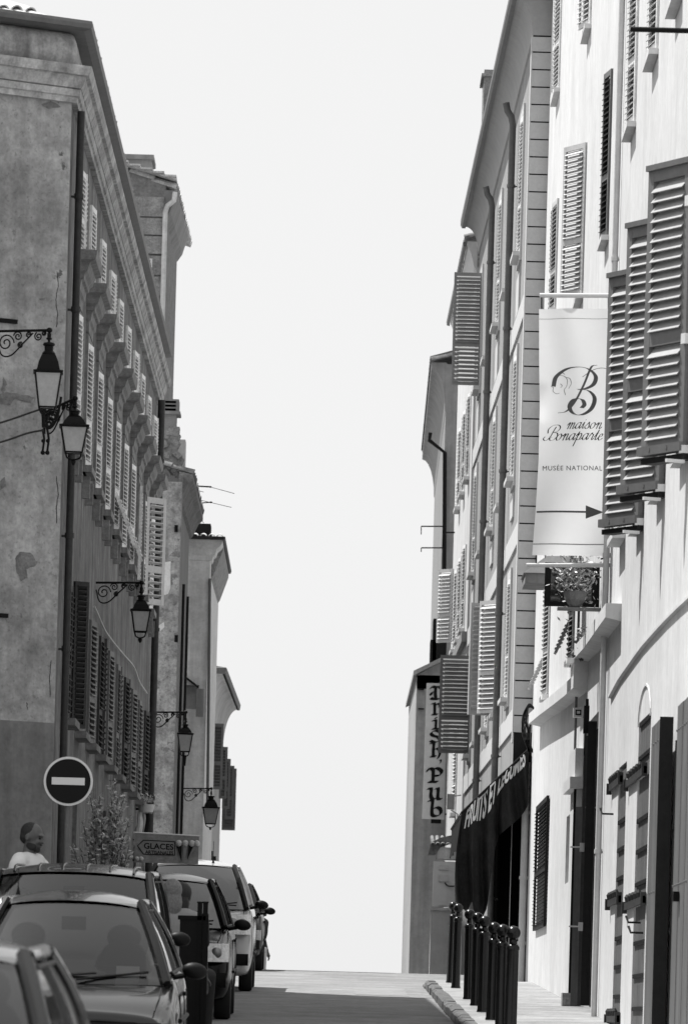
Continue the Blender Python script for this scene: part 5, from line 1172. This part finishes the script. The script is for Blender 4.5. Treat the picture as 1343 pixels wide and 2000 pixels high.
# ice cream sign
yg = 75.3; root = thing('ice_cream_sign', tuple(P(263, 1690, yg)), 'hanging ice cream shop sign with painted cones beside the words', 'sign')
q4 = [P(264, 1627, yg), P(389, 1634, yg), P(387, 1688, yg), P(262, 1684, yg)]
mb = MB(); mb.add(q4+[p+Vector((0, .06, 0)) for p in q4], [(0, 1, 2, 3), (7, 6, 5, 4), (0, 4, 5, 1), (1, 5, 6, 2), (2, 6, 7, 3), (3, 7, 4, 0)]); part('board', mb, 'boardG', root)
mb = MB(); mb.tube([q4[0]+Vector((-.02, 0, .008)), q4[1]+Vector((.01, 0, .008))], .012, 6); part('top_edge', mb, 'paintW', root)
def gs(x, y, dy=0): return P(x, y, yg-dy)
mb = MB(); mb.add([gs(268, 1652, .01), gs(280, 1640, .01), gs(342, 1643, .01), gs(342, 1671, .01), gs(280, 1669, .01)], [(0, 1, 2, 3, 4)]); part('border', mb, 'inkD', root)
mb = MB(); mb.add([gs(270, 1652, .016), gs(281, 1642, .016), gs(340.5, 1645, .016), gs(340.5, 1669.5, .016), gs(281, 1667.5, .016)], [(0, 1, 2, 3, 4)]); part('panel', mb, 'boardG', root)
for tx, x0, y0, sz in (('GLACES', 281, 1657, 15.5), ('ARTISANALES', 284, 1667, 9.2)):
    me = text_mesh(tx, 1, 0, .02); wd = max(v.co.x for v in me.vertices); W_ = 58 if tx == 'GLACES' else 55
    for v_ in me.vertices: X_ = v_.co.x/wd*W_; v_.co = gs(x0+X_, y0-v_.co.y*sz+X_*.045, .022)
    me.materials.clear(); me.materials.append(M('inkD')); link('lettering', me, root, wmat(root))
for i, (x0, ln, tilt) in enumerate(((350, 36, -10), (362, 34, 2), (374, 32, 14), (383, 30, 30))):
    t_ = R(tilt); a = gs(x0-(0), 1648, .03); s_ = yg/F
    T = Matrix.Translation(gs(x0, 1650, .035)) @ Matrix.Rotation(t_, 4, 'Y')
    cn = part('cone', MB().add([T @ Vector((-5*s_, 0, 0)), T @ Vector((5*s_, 0, 0)), T @ Vector((0, 0, -ln*s_*.95))], [(0, 1, 2)]), 'cone' if i % 2 else 'inkD', root)
    part('scoop', MB().ell(T @ Vector((0, 0, 3*s_)), 6.2*s_, .03, 6.5*s_, 14, 8), 'icecream', root, True)
for x0 in (268, 276): part('scoop', MB().ell(gs(x0, 1677, .02), 5*yg/F, .03, 4.5*yg/F, 12, 7), 'icecream', root, True)
part('bracket', MB().tube([P(262, 1640, yg+.03), Vector((-2.62, yg+.03, PZ(262, 1640, yg)))], .012, 6).tube([P(262, 1680, yg+.03), Vector((-2.62, yg+.03, PZ(262, 1680, yg)))], .012, 6), 'iron', root)

# hanging flower basket and a draped ornament beside it
yf = 76.0; c = P(286, 1574, yf); root = thing('flower_basket', tuple(c), 'white rimmed flower basket fixed on the dark wall above the ice cream sign', 'flower basket')
part('basket', MB().lathe([(.03, -.1), (.09, -.08), (.11, 0), (.12, .02), (.1, .02)], c, 14), 'boxgrey', root, True)
part('foliage', leaves(160, lambda r: c+Vector((r.gauss(0, .07), r.gauss(0, .05), .05+abs(r.gauss(0, .05)))), .05, seed=4), 'leaf', root)
part('bracket', MB().box(-2.62, c.x, yf-.01, yf+.01, c.z-.06, c.z-.03), 'iron', root)
c = P(279, 1602, yf); root = thing('wall_ornament', tuple(c), 'pale draped ornament hanging on the dark wall under the flower basket', 'ornament')
mb = MB(); mb.tube(cr([c+Vector((.0, 0, .18)), c+Vector((-.04, 0, .08)), c+Vector((-.03, -.02, -.05)), c+Vector((-.06, 0, -.18))], 6), [.02+.0018*k for k in range(19)], 8); part('drape', mb, 'boxgrey', root, True)
mb = MB(); mb.tube(cr([c+Vector((.05, 0, .15)), c+Vector((.07, 0, .02)), c+Vector((.05, 0, -.16))], 6), [.03]*13, 8); part('dark_drape', mb, 'inkD', root, True)  # second strand in a near-black tone

# TV antenna on the far roofs
yn = 117.5; root = thing('tv_antenna', tuple(P(381, 1045, yn)), 'crooked television antenna with long thin elements above the left roofs', 'antenna')
part('mast', MB().tube([P(374, 1045, yn), P(378, 1010, yn), P(383, 948, yn)], .016, 6).tube([P(378, 990, yn), P(398, 1022, yn)], .006, 5), 'iron', root)
mb = MB()
for (x0, y0, x1, y1, r_) in ((376, 949, 412, 951, .016), (410, 951, 458, 964, .006), (372, 945, 386, 949, .008), (384, 983, 412, 981, .012), (388, 976, 452, 991, .006), (385, 958, 398, 961, .006), (374, 991, 384, 1000, .012)): mb.tube([P(x0, y0, yn), P(x1, y1, yn)], r_, 5)
for x0, y0 in ((383, 949), (411, 951), (412, 981)): mb.ell(P(x0, y0, yn), .03, .02, .02, 8, 5)
part('element', mb, 'iron', root)

# ================================================================== parked cars (all facing down the street, towards the camera)
def car(xr, yf, L, W, H, paint, label, glass='glassD', hood=.78, belt=.93, cowl=.95, roof0=1.75, roof1=3.1, tail=3.75, tum=.17, ribs=False, lamp_key='lens', antenna=None, seats=False, wide_roof=0, mirror=True, bumper=None, lamp_w=.40, lamp_h=.17, zl=.60, van=False):
    xc = xr-W/2; yg_ = yf; root = thing('parked_car', (xc, yf, G(yf+.5)-SL*.5), label, 'car', 'cars parked along the left side')
    root.rotation_euler = (math.atan((G(yf+L)-G(yf))/L), 0, 0); w = W/2
    def pt(name, mb, key, smooth=True, par=None): return link(name, mb.mesh(name, key, smooth, weld=False), par or root, I4)
    # lower body: loft of half sections
    st = [(0, .30, .50, .80), (.04, .24, .60, .90), (.16, .20, zl+.12, .97), (.35, .2, hood-.02, 1.0), (.7, .2, hood+.06, 1.0), (cowl, .2, hood+.11, 1.0), (cowl+.25, .2, belt, 1.0),
          (roof0+.4, .2, belt+.01, 1.0), (roof1, .2, belt+.03, 1.0), (tail-.1, .2, belt+.05, .99), (L-.16, .22, belt, .96), (L-.04, .28, belt-.12, .9), (L, .35, .7, .8)]
    rows = []
    for y, zl_, zh, f in st:
        b = w*f; half = [(b*.80, zl_), (b*.93, zl_+.03), (b*.985, zl_+.14), (b*1.0, (zl_+zh)*.5+.03), (b*.985, zh-.13), (b*.94, zh-.035), (b*.86, zh), (b*.5, zh+.025), (0, zh+.035)]
        full = half+[(-x, z) for x, z in half[-2::-1]]; rows.append([Vector((x, y+(.10*(x/w)**2 if y < .5 else 0), z)) for x, z in full])
    mb = MB(); mb.grid(rows); n_ = len(rows[0]); mb.f.append(tuple(range(n_))[::-1]); mb.f.append(tuple((len(rows)-1)*n_+k for k in range(n_)))
    for i in range(len(rows)-1): mb.f.append((i*n_, (i+1)*n_, (i+1)*n_+n_-1, i*n_+n_-1))
    body = pt('body', mb, paint)
    m_ = body.modifiers.new('s', 'SUBSURF'); m_.levels = 1; m_.render_levels = 2
    # greenhouse
    bb = w*.90; rt = w-tum-.06+wide_roof; zr = H-.045
    base = [(cowl, hood+.12), (tail, belt+.06)]
    def glass_panel(rows_): return MB().grid(rows_)
    N_ = 12
    def ws(t, k):                             # windscreen: t height 0..1, k across -1..1
        y = cowl+(roof0-cowl)*t; bul = .16*(1-k*k)*(1-.35*t); x = (bb+(rt-bb)*t)*k
        z = hood+.12+(zr-.02-hood-.12)*(t+.06*math.sin(t*math.pi))+.02*(1-k*k)*t; return Vector((x, y-bul+.12*abs(k)**3*.3, z))
    g = MB().grid([[ws(i/6, -1+2*j/N_) for j in range(N_+1)] for i in range(7)])
    if glass != 'glassT': g.grid([[ws(i/6, -1+2*j/N_)+Vector((0, .02, -.012)) for j in range(N_+1)] for i in range(7)])
    pt('windscreen', g, glass)
    if seats:
        for sx in (-.36, .36):
            q = MB(); q.ell((sx, roof0+.55, belt-.12), .24, .10, .38, 16, 10); q.ell((sx, roof0+.58, belt+.26), .13, .06, .10, 14, 8); q.tube([(sx-.05, roof0+.58, belt+.12), (sx-.05, roof0+.58, belt+.24)], .01, 6); q.tube([(sx+.05, roof0+.58, belt+.12), (sx+.05, roof0+.58, belt+.24)], .01, 6); pt('seat', q, 'seatg')
        q = MB(); q.box(-w*.85, w*.85, cowl+.12, cowl+.45, hood+.06, hood+.13); pt('dashboard', q, 'plastic')
        q = MB(); cx_ = -.36; q.tube([Vector((cx_+.17*math.cos(a_), cowl+.62-.06*math.sin(a_), hood+.14+.15*math.sin(a_))) for a_ in [2*math.pi*i_/20 for i_ in range(21)]], .014, 6); pt('steering_wheel', q, 'plastic')
        q = MB(); q.box(.35, .52, cowl+.18, cowl+.20, hood+.15, hood+.25); pt('paper', q, 'paintW')
    def side(y, t, sx):
        x = bb+(rt-bb)*t; return Vector((sx*(x+.025*math.sin(t*math.pi)), y, (belt+.005)+(zr-.02-belt)*t))
    def yfront(t): return cowl+.10+(roof0-cowl-.06)*(t+.04*math.sin(t*math.pi))
    def yback(t): return tail-(tail-roof1)*t
    for sx in (1, -1):
        ym = cowl+(tail-cowl)*.52
        for nm, a, b in (('side_window', lambda t: yfront(t)+.09, lambda t: ym-.03), ('rear_side_window', lambda t: ym+.05, lambda t: yback(t)-.14)):
            t0, t1 = .05, .88
            g = MB().grid([[side(a(t)+(b(t)-a(t))*k/5, t, sx) for k in range(6)] for t in [t0+(t1-t0)*i/6 for i in range(7)]])
            g.grid([[side(a(t)+(b(t)-a(t))*k/5, t, sx)+Vector((-.015*sx, 0, 0)) for k in range(6)] for t in [t0+(t1-t0)*i/6 for i in range(7)]]); pt(nm, g, 'glassM')
        # the painted side frame under the glass, slightly inboard, seen as pillars
        g = MB(); rws = [[side(yfront(t)+(yback(t)-yfront(t))*k/10, t, sx)+Vector((-.012*sx, 0, 0)) for k in range(11)] for t in [i/8 for i in range(9)]]
        g.grid(rws)
        g.tube([ws(i/8, sx*1.0)+Vector((0, .01, 0)) for i in range(9)], .024, 8); g.tube([side(yback(t), t, sx) for t in [i/6 for i in range(7)]], .035, 8)
        g.tube([side(ym+.01, t, sx)+Vector((-.0*sx, 0, 0)) for t in [i/6 for i in range(7)]], .020, 6)
        g.tube([ws(1, sx)]+[side(y, 1, sx)+Vector((-.01*sx, 0, .0)) for y in (roof0+.1, (roof0+roof1)/2, roof1)], .034, 8)
        pt('door_frame', g, paint)
        tr_ = MB(); tr_.tube([ws(i/8, sx*.985)+Vector((sx*-.005, -.03, .015)) for i in range(9)], .030, 6)
        tr_.tube([side(y, .9, sx)+Vector((.012*sx, 0, 0)) for y in (roof0+.05, (roof0+roof1)/2, roof1-.05)], .010, 6)
        tr_.tube([side(y, .03, sx)+Vector((.012*sx, 0, 0)) for y in (cowl+.25, (roof0+roof1)/2, tail-.2)], .012, 6); pt('window_seal', tr_, 'plastic')
        if mirror:
            mm = MB(); T = Matrix.Translation((sx*(w+.09), cowl+.42, belt+.04)) @ Matrix.Rotation(R(8*sx), 4, 'Y'); mm.ell((0, 0, 0), .095, .05, .062, 14, 9, T); mm.tube([(sx*(w-.07), cowl+.45, belt-.01), (sx*(w+.03), cowl+.43, belt+.01)], .022, 8); pt('mirror', mm, 'plastic')
        hm = MB(); hm.box(sx*(w+.0)-.01, sx*(w+.0)+.012, ym-.28, ym-.12, belt-.16, belt-.13); pt('door_handle', hm, 'plastic')
        # headlight on the rounded front corner
        hl = MB(); rws = []
        for i in range(5):
            z = zl-lamp_h/2+lamp_h*i/4; rws.append([Vector((sx*(w*.96-lamp_w*k/6), (.055+.10*((w*.96-lamp_w*k/6)/w)**2-.045)+(.10 if k == 0 else .03 if k == 1 else 0)+(z-zl)*.35, z)) for k in range(7)])
        hl.grid(rws); hl.grid([[p+Vector((0, .05, 0)) for p in r_] for r_ in rws]); o_ = pt('headlight', hl, lamp_key)
        rf = MB(); rf.ell((sx*(w*.92-lamp_w*.62), .045, zl), lamp_h*.34, .02, lamp_h*.34, 14, 8); rf.ell((sx*(w*.92-lamp_w*.22), .075, zl), lamp_h*.30, .02, lamp_h*.3, 14, 8); pt('reflector', rf, 'rim', True, o_)
        for yy in (.72, L-.72):
            T = Matrix.Translation((sx*(w-.10), yy, .30)) @ Matrix.Rotation(R(90), 4, 'Y')
            wh = MB().lathe([(.2, -.09), (.285, -.09), (.30, -.06), (.30, .06), (.285, .09), (.2, .09)], (0, 0, 0), 24, T); o_ = pt('wheel', wh, 'tyre'); 
            r_ = MB().lathe([(.02, -.08), (.19, -.085), (.2, -.09), (.2, .09), (.19, .085), (.02, .08)], (0, 0, 0), 24, T); pt('rim', r_, 'rim', True, o_)
    # roof
    rws = []
    for i in range(9):
        y = roof0-.03+(roof1-roof0+.06)*i/8; e = math.sin(i/8*math.pi); rws.append([Vector((rt*k, y-(.10*(1-k*k) if i == 0 else .05*(1-k*k) if i == 1 else 0), zr-.03+.075*e**.6*(.6+.4*(1-k*k))+.03*(1-k*k)-.02*abs(k)**4)) for k in [-1+j/6 for j in range(13)]])
    g = MB().grid(rws); g.grid([[p+Vector((0, 0, -.03)) for p in r_] for r_ in rws]); rf_ = pt('roof', g, paint)
    if ribs:
        for k in range(6):
            x = -rt*.78+rt*1.56*k/5; rb = MB().tube([Vector((x, y, zr+dz_+.03*(1-(x/rt)**2))) for y, dz_ in ((roof0+.0, -.022), (roof0+.15, .022), (roof0+.5, .036), (roof1-.3, .034))], .012, 6); pt('roof_rib', rb, 'carBlack', True, rf_)
    # rear glass and rear panel
    g = MB().grid([[Vector(((bb+(rt-bb)*t)*k*.97, yback(t)+.04*(1-k*k), belt+.05+(zr-belt-.06)*t)) for k in [-1+j/4 for j in range(9)]] for t in [i/4 for i in range(5)]]); pt('rear_window', g, glass)
    def zt_(y):
        ps_ = [(a_[0], a_[2]) for a_ in st]
        for (y0, z0), (y1, z1) in zip(ps_, ps_[1:]):
            if y <= y1: return z0+(z1-z0)*(y-y0)/(y1-y0)
        return ps_[-1][1]
    for sx in (1, -1):
        g = MB(); g.tube([Vector((sx*w*(.83-.10*max(0, .6-y)), y, zt_(y)-.004)) for y in (.30, .4, .5, .6, .7, .8, cowl-.05)], .006, 5); pt('bonnet_gap', g, 'plastic')
        for yy in (cowl+.30, ym, tail-.35):
            g = MB(); g.tube([Vector((sx*(w*.985), yy, belt-.13)), Vector((sx*(w*.997), yy, .55)), Vector((sx*(w*.985), yy, .34))], .006, 5); pt('door_gap', g, 'plastic')
        g = MB(); g.tube([Vector((sx*(w*1.0+.004), y, .52)) for y in (.95, 1.5, 2.2, L-1.0)], .018, 6); pt('side_strip', g, 'plastic')
    # grille, bumper strip, plate, wipers
    pt('bumper', MB().grid([[Vector((w*.93*k, .035+.10*(w*.93*k/w)**2-.055+(dz == 0)*.02, .36+dz)) for k in [-1+j/6 for j in range(13)]] for dz in (0, .05, .11, .16)]), bumper or 'plastic')
    pt('grille', MB().box(-.32, .32, -.0, .05, zl-.05, zl+.05), 'plastic', False)
    pt('number_plate', MB().box(-.26, .26, -.035, -.02, .40, .50), 'paintW', False)
    g = MB(); g.tube([ws(.03, -.5)+Vector((0, -.03, .01)), ws(.10, .3)+Vector((0, -.03, .01))], .009, 5); g.tube([ws(.03, .1)+Vector((0, -.03, .01)), ws(.12, .82)+Vector((0, -.03, .01))], .009, 5); pt('wiper', g, 'plastic')
    if antenna:
        ax, ay, ln = antenna; g = MB(); g.lathe([(.02, 0), (.012, .03), (.004, .06), (.003, ln)], (ax, ay, zr+.03), 8); pt('antenna', g, 'plastic')
    g = MB(); g.box(-.09, .09, roof0+.1, roof0+.14, zr-.22, zr-.12); pt('rear_view_mirror', g, 'plastic', False)
    return root
# A nearest: only the roof and side windows rise into the frame
car(-.93, 20.6, 3.9, 1.62, 1.32, 'carGrey', 'nearest car, its rounded grey roof and side windows cut by the bottom left corner', 'glassT', seats=True, hood=.72, belt=.86, cowl=.75, roof0=1.45, roof1=3.0, tail=3.6)
car(-1.08, 40.9, 3.9, 1.66, 1.42, 'carGrey', 'light grey hatchback with a wide pale windscreen in the lower left', 'glassT', seats=True, hood=.655, belt=.84, cowl=1.0, roof0=1.75, roof1=3.0, tail=3.7, antenna=(-.42, 1.85, .2), tum=.26, zl=.40, lamp_h=.14)
car(-1.36, 47.2, 4.2, 1.66, 1.63, 'carDark', 'tall dark car with a ribbed roof behind the light grey hatchback', 'glassT', seats=True, hood=.85, belt=1.0, cowl=.9, roof0=1.6, roof1=3.5, tail=4.1, ribs=True, tum=.12)
car(-1.07, 62.6, 3.8, 1.60, 1.57, 'carBlack', 'black car with clear headlights and a pale roof edge beyond the terrace', 'glassD', hood=.88, belt=1.0, cowl=.95, roof0=1.7, roof1=3.1, tail=3.7, tum=.22, zl=.74, lamp_w=.46, lamp_h=.2)
car(-1.05, 78.2, 4.1, 1.72, 1.77, 'carWhite', 'tall white car with a sunlit roof behind the black one', 'glassD', hood=1.0, belt=1.15, cowl=.8, roof0=1.75, roof1=3.6, tail=4.0, tum=.24, zl=.92, lamp_w=.36, lamp_h=.27, bumper='plastic', antenna=(.25, 1.9, .3))
car(-1.12, 95.6, 4.0, 1.66, 1.50, 'carBlack', 'farthest parked car, dark, at the crest of the street', 'glassD', hood=.82, belt=.97, cowl=.9, roof0=1.6, roof1=3.2, tail=3.7, tum=.2)

# ================================================================== people
def blob(parts, name, key, vox, root, smooth=5, par=None, label=None):
    mb = MB()
    for p in parts:
        if p[0] == 'e': mb.ell(p[1], p[2][0], p[2][1], p[2][2], 16, 10, p[3] if len(p) > 3 else None)
        else:
            a, b, ra, rb = Vector(p[1]), Vector(p[2]), p[3], p[4]; n = 6
            mb.tube([a.lerp(b, k/n) for k in range(n+1)], [ra+(rb-ra)*k/n for k in range(n+1)], 12); mb.ell(a, ra, ra, ra, 12, 8); mb.ell(b, rb, rb, rb, 12, 8)
    me = mb.mesh(name, key, True); o = bpy.data.objects.new('tmp', me); COL.objects.link(o)
    r = o.modifiers.new('r', 'REMESH'); r.mode = 'VOXEL'; r.voxel_size = vox; s_ = o.modifiers.new('s', 'SMOOTH'); s_.iterations = smooth; s_.factor = .5
    bpy.context.view_layer.update(); m2 = bpy.data.meshes.new_from_object(o.evaluated_get(bpy.context.evaluated_depsgraph_get())); bpy.data.objects.remove(o)
    m2.materials.clear(); m2.materials.append(M(key))
    for p in m2.polygons: p.use_smooth = True
    m2.name = name; return link(name, m2, par or root, I4, label)
def head(z, tilt=0, yaw=0, beard=False, T=None):
    """head parts in body space looking along -y; z = height of the head centre"""
    T = Matrix.Translation((0, -.02, z)) @ Matrix.Rotation(R(yaw), 4, 'Z') @ Matrix.Rotation(R(tilt), 4, 'X')
    E = lambda c, r: ('e', c, r, T)
    ps = [E((0, .01, .025), (.077, .096, .10)), E((0, -.03, -.045), (.058, .062, .068)), E((0, -.062, -.085), (.030, .028, .024)), E((0, -.104, -.018), (.014, .020, .012)), E((0, -.098, .004), (.010, .014, .024)),
          E((0, -.082, .038), (.055, .02, .010)), E((.03, -.078, -.018), (.022, .02, .022)), E((-.03, -.078, -.018), (.022, .02, .022)), E((0, -.09, -.052), (.024, .014, .006)), E((0, -.088, -.063), (.021, .014, .006)),
          E((.078, .01, -.005), (.009, .02, .032)), E((-.078, .01, -.005), (.009, .02, .032))]
    return ps, T
def hand(c, d, side):
    c = Vector(c); d = Vector(d).normalized(); x = d.cross(Vector((0, 1, 0))).normalized() if abs(d.y) < .9 else Vector((1, 0, 0)); y = x.cross(d).normalized(); ps = [('c', c, c+d*.07, .026, .034)]
    for k, ln in enumerate((.062, .074, .078, .070, .054)[1:]):
        a = c+d*.085+x*(-.030+.020*k); b = a+d*ln*.55+y*.006; e = b+d*ln*.4+y*.022; ps += [('c', a, b, .0105, .0095), ('c', b, e, .0095, .008)]
    a = c+d*.02+x*(-.034); b = a+d*.032+x*-.024; ps += [('c', a, b, .012, .010), ('c', b, b+d*.026+y*.01, .010, .009)]
    return ps
def person(loc, rz, label, scale=1.0, shirt='shirt', trousers='darkcloth', skin='skin', hair='hair', hairstyle='short', pose='stand', yaw=0, tilt=0, arms=None, beard=False, vneck=False, sit_ankle=.5):
    root = thing('person', loc, label, 'person'); root.rotation_euler = (0, 0, R(rz)); root.scale = (scale,)*3
    hz = 1.64; hp, T = head(hz, tilt, yaw)
    arms = arms or {1: ((.20, 0, 1.42), (.25, .03, 1.13), (.23, -.06, .88)), -1: ((-.20, 0, 1.42), (-.25, .03, 1.13), (-.23, -.06, .88))}
    if pose == 'sit':
        az_ = sit_ankle
        legs = {1: ((.10, 0, .92), (.14, -.40, .90), (.14, -.42, az_)), -1: ((-.10, 0, .92), (-.14, -.40, .90), (-.13, -.38, az_))}
    else: legs = {1: ((.10, 0, .92), (.11, -.01, .50), (.12, .02, .08)), -1: ((-.10, 0, .92), (-.12, -.03, .50), (-.13, -.0, .08))}
    torso = [('e', (0, 0, 1.28), (.17, .105, .24)), ('e', (0, .01, 1.05), (.145, .10, .16)), ('e', (0, .01, .93), (.165, .115, .12)), ('c', (-.13, .01, 1.43), (.13, .01, 1.43), .065, .065), ('c', (0, .02, 1.40), (0, -.005, 1.57), .068, .056)]
    ps = list(hp)+torso
    for sx in (1, -1):
        a, b, c = arms[sx]; ps += [('c', a, b, .052, .040), ('c', b, c, .040, .027)]; d = Vector(c)-Vector(b); ps += hand(c, d, sx)
        a, b, c = legs[sx]; ps += [('c', a, b, .082, .056), ('c', b, c, .055, .038), ('c', Vector(c)+Vector((0, 0, -.03)), Vector(c)+Vector((0, -.15, -.045)), .038, .030)]
    blob(ps, 'body', skin, .0085, root, 4)
    sh = [('e', (0, 0, 1.28), (.192, .128, .25)), ('e', (0, .01, 1.02), (.175, .125, .17)), ('c', (-.14, .01, 1.435), (.14, .01, 1.435), .078, .078)]
    for sx in (1, -1): a, b, c = [Vector(q) for q in arms[sx]]; sh.append(('c', a, a.lerp(b, .72), .076, .064))
    s_o = blob(sh, 'shirt', shirt, .011, root, 5)
    tr_ = [('e', (0, .01, .93), (.180, .13, .11))]
    for sx in (1, -1): a, b, c = legs[sx]; tr_ += [('c', a, b, .096, .072), ('c', b, Vector(c)+Vector((0, 0, .02)), .070, .056)]
    blob(tr_, 'trousers', trousers, .013, root, 5)
    for sx in (1, -1): c = Vector(legs[sx][2]); blob([('c', c+Vector((0, .02, -.035)), c+Vector((0, -.16, -.045)), .044, .036)], 'shoe', 'plastic', .01, root, 3)
    if hairstyle == 'short': hp2 = [('e', (0, .028, .040), (.079, .088, .088), T), ('e', (0, .05, -.01), (.076, .058, .06), T)]
    elif hairstyle == 'full': hp2 = [('e', (0, .018, .045), (.086, .10, .098), T), ('e', (0, .06, -.03), (.078, .055, .08), T)]
    else: hp2 = [('e', (0, .03, .04), (.095, .10, .105), T), ('e', (0, .07, -.08), (.09, .06, .14), T)]
    blob(hp2, 'hair', hair, .008, root, 3)
    if beard: blob([('e', (0, -.068, -.088), (.040, .034, .028), T), ('e', (.045, -.03, -.07), (.02, .05, .035), T), ('e', (-.045, -.03, -.07), (.02, .05, .035), T), ('e', (0, -.098, -.040), (.024, .012, .007), T)], 'beard', 'hair', .006, root, 2)
    for sx in (1, -1): link('eye', MB().ell(T @ Vector((sx*.030, -.0845, .012)), .012, .008, .007, 10, 6).mesh('eye', 'inkD', True), root, I4)
    return root
# man by the corner: only head and shoulders show over the car roofs
pm = P(66, 1636, 51.2)
sc = 1.05; person((pm.x-.03, 51.2, pm.z-1.64*sc), 62, 'bearded balding man in a white V-neck T-shirt behind the dark roof', sc, hairstyle='short', beard=True, yaw=8, tilt=14,
       arms={1: ((.19, 0, 1.40), (.25, -.04, 1.12), (.20, -.26, 1.06)), -1: ((-.19, 0, 1.40), (-.26, .02, 1.14), (-.22, -.08, .90))})
for (px, py, yy, rz_, lb, kw) in ((336, 1746, 53.4, 195, 'fair-haired person in a striped top seated with back turned at the terrace', dict(shirt='stripe', hair='hairB', hairstyle='long', skin='skinL')),
                              (356, 1752, 54.5, 160, 'dark-haired person in dark clothes seated close behind the fair-haired one', dict(shirt='darkcloth', hair='hair', hairstyle='long', skin='skin'))):
    pm = P(px, py, yy); g0 = G(yy); rz0 = pm.z-1.64
    person((pm.x, yy, rz0), rz_, lb, 1.0, pose='sit', sit_ankle=g0-rz0+.09, **kw)
    root = thing('terrace_stool', (pm.x, yy, g0), 'round-seated terrace stool under the %s' % ('person in the striped top' if py == 1746 else 'person in dark clothes'), 'stool')
    hz_ = rz0+.80-g0; part('seat', MB().lathe([(.16, hz_-.03), (.18, hz_-.02), (.18, hz_), (.15, hz_+.01)], (pm.x, yy, g0), 18), 'plastic', root)
    for q in range(4): a_ = q*1.571+.78; part('leg', MB().tube([(pm.x+.2*math.cos(a_), yy+.2*math.sin(a_), g0), (pm.x+.12*math.cos(a_), yy+.12*math.sin(a_), g0+hz_-.02)], .012, 6), 'iron', root)
yy = 118.0; pm = P(510, 1778, yy); sc_ = (pm.z-G(yy))/1.64
person((pm.x, yy, G(yy)), 70, 'distant person in pale trousers walking beyond the farthest car', sc_, shirt='darkcloth', trousers='shirt', hair='hair', hairstyle='full')

# terrace furniture between the cars: tall dark menu stand and a low panel
ye = 52.5; root = thing('menu_stand', (P(392, 1900, ye).x, ye, G(ye)), 'tall black terrace screen with two posts between the parked cars', 'screen')
for px in (391, 402): q = P(px, 1762, ye); part('post', MB().box(q.x-.022, q.x+.022, ye-.02, ye+.02, G(ye), q.z-.01).box(q.x-.027, q.x+.027, ye-.025, ye+.025, q.z-.01, q.z+.005), 'iron', root)
a = P(352, 1792, ye); b = P(388, 1985, ye); part('panel', MB().box(a.x, b.x, ye-.01, ye+.01, G(ye)+.05, a.z), 'plastic', root)
part('rail', MB().box(a.x-.02, b.x+.04, ye-.02, ye+.02, a.z-.02, a.z+.02), 'iron', root)
a = P(391, 1785, ye); b = P(402, 1990, ye); part('infill', MB().box(a.x, b.x, ye-.004, ye+.004, G(ye)+.1, a.z), 'plastic', root)
a = P(372, 1785, ye+.4); b = P(383, 1793, ye+.4)
root = thing('terrace_table', (a.x-.2, ye+1.0, G(ye)), 'round terrace table mostly hidden behind the black screen', 'table')
part('top', MB().lathe([(.3, .72), (.32, .73), (.32, .75), (.3, .755)], (a.x-.2, ye+1.0, G(ye)), 24), 'boxgrey', root); part('leg', MB().tube([(a.x-.2, ye+1, G(ye)+.02), (a.x-.2, ye+1, G(ye)+.72)], .03, 8).lathe([(.2, 0), (.2, .02), (.03, .04)], (a.x-.2, ye+1, G(ye)), 18), 'iron', root)
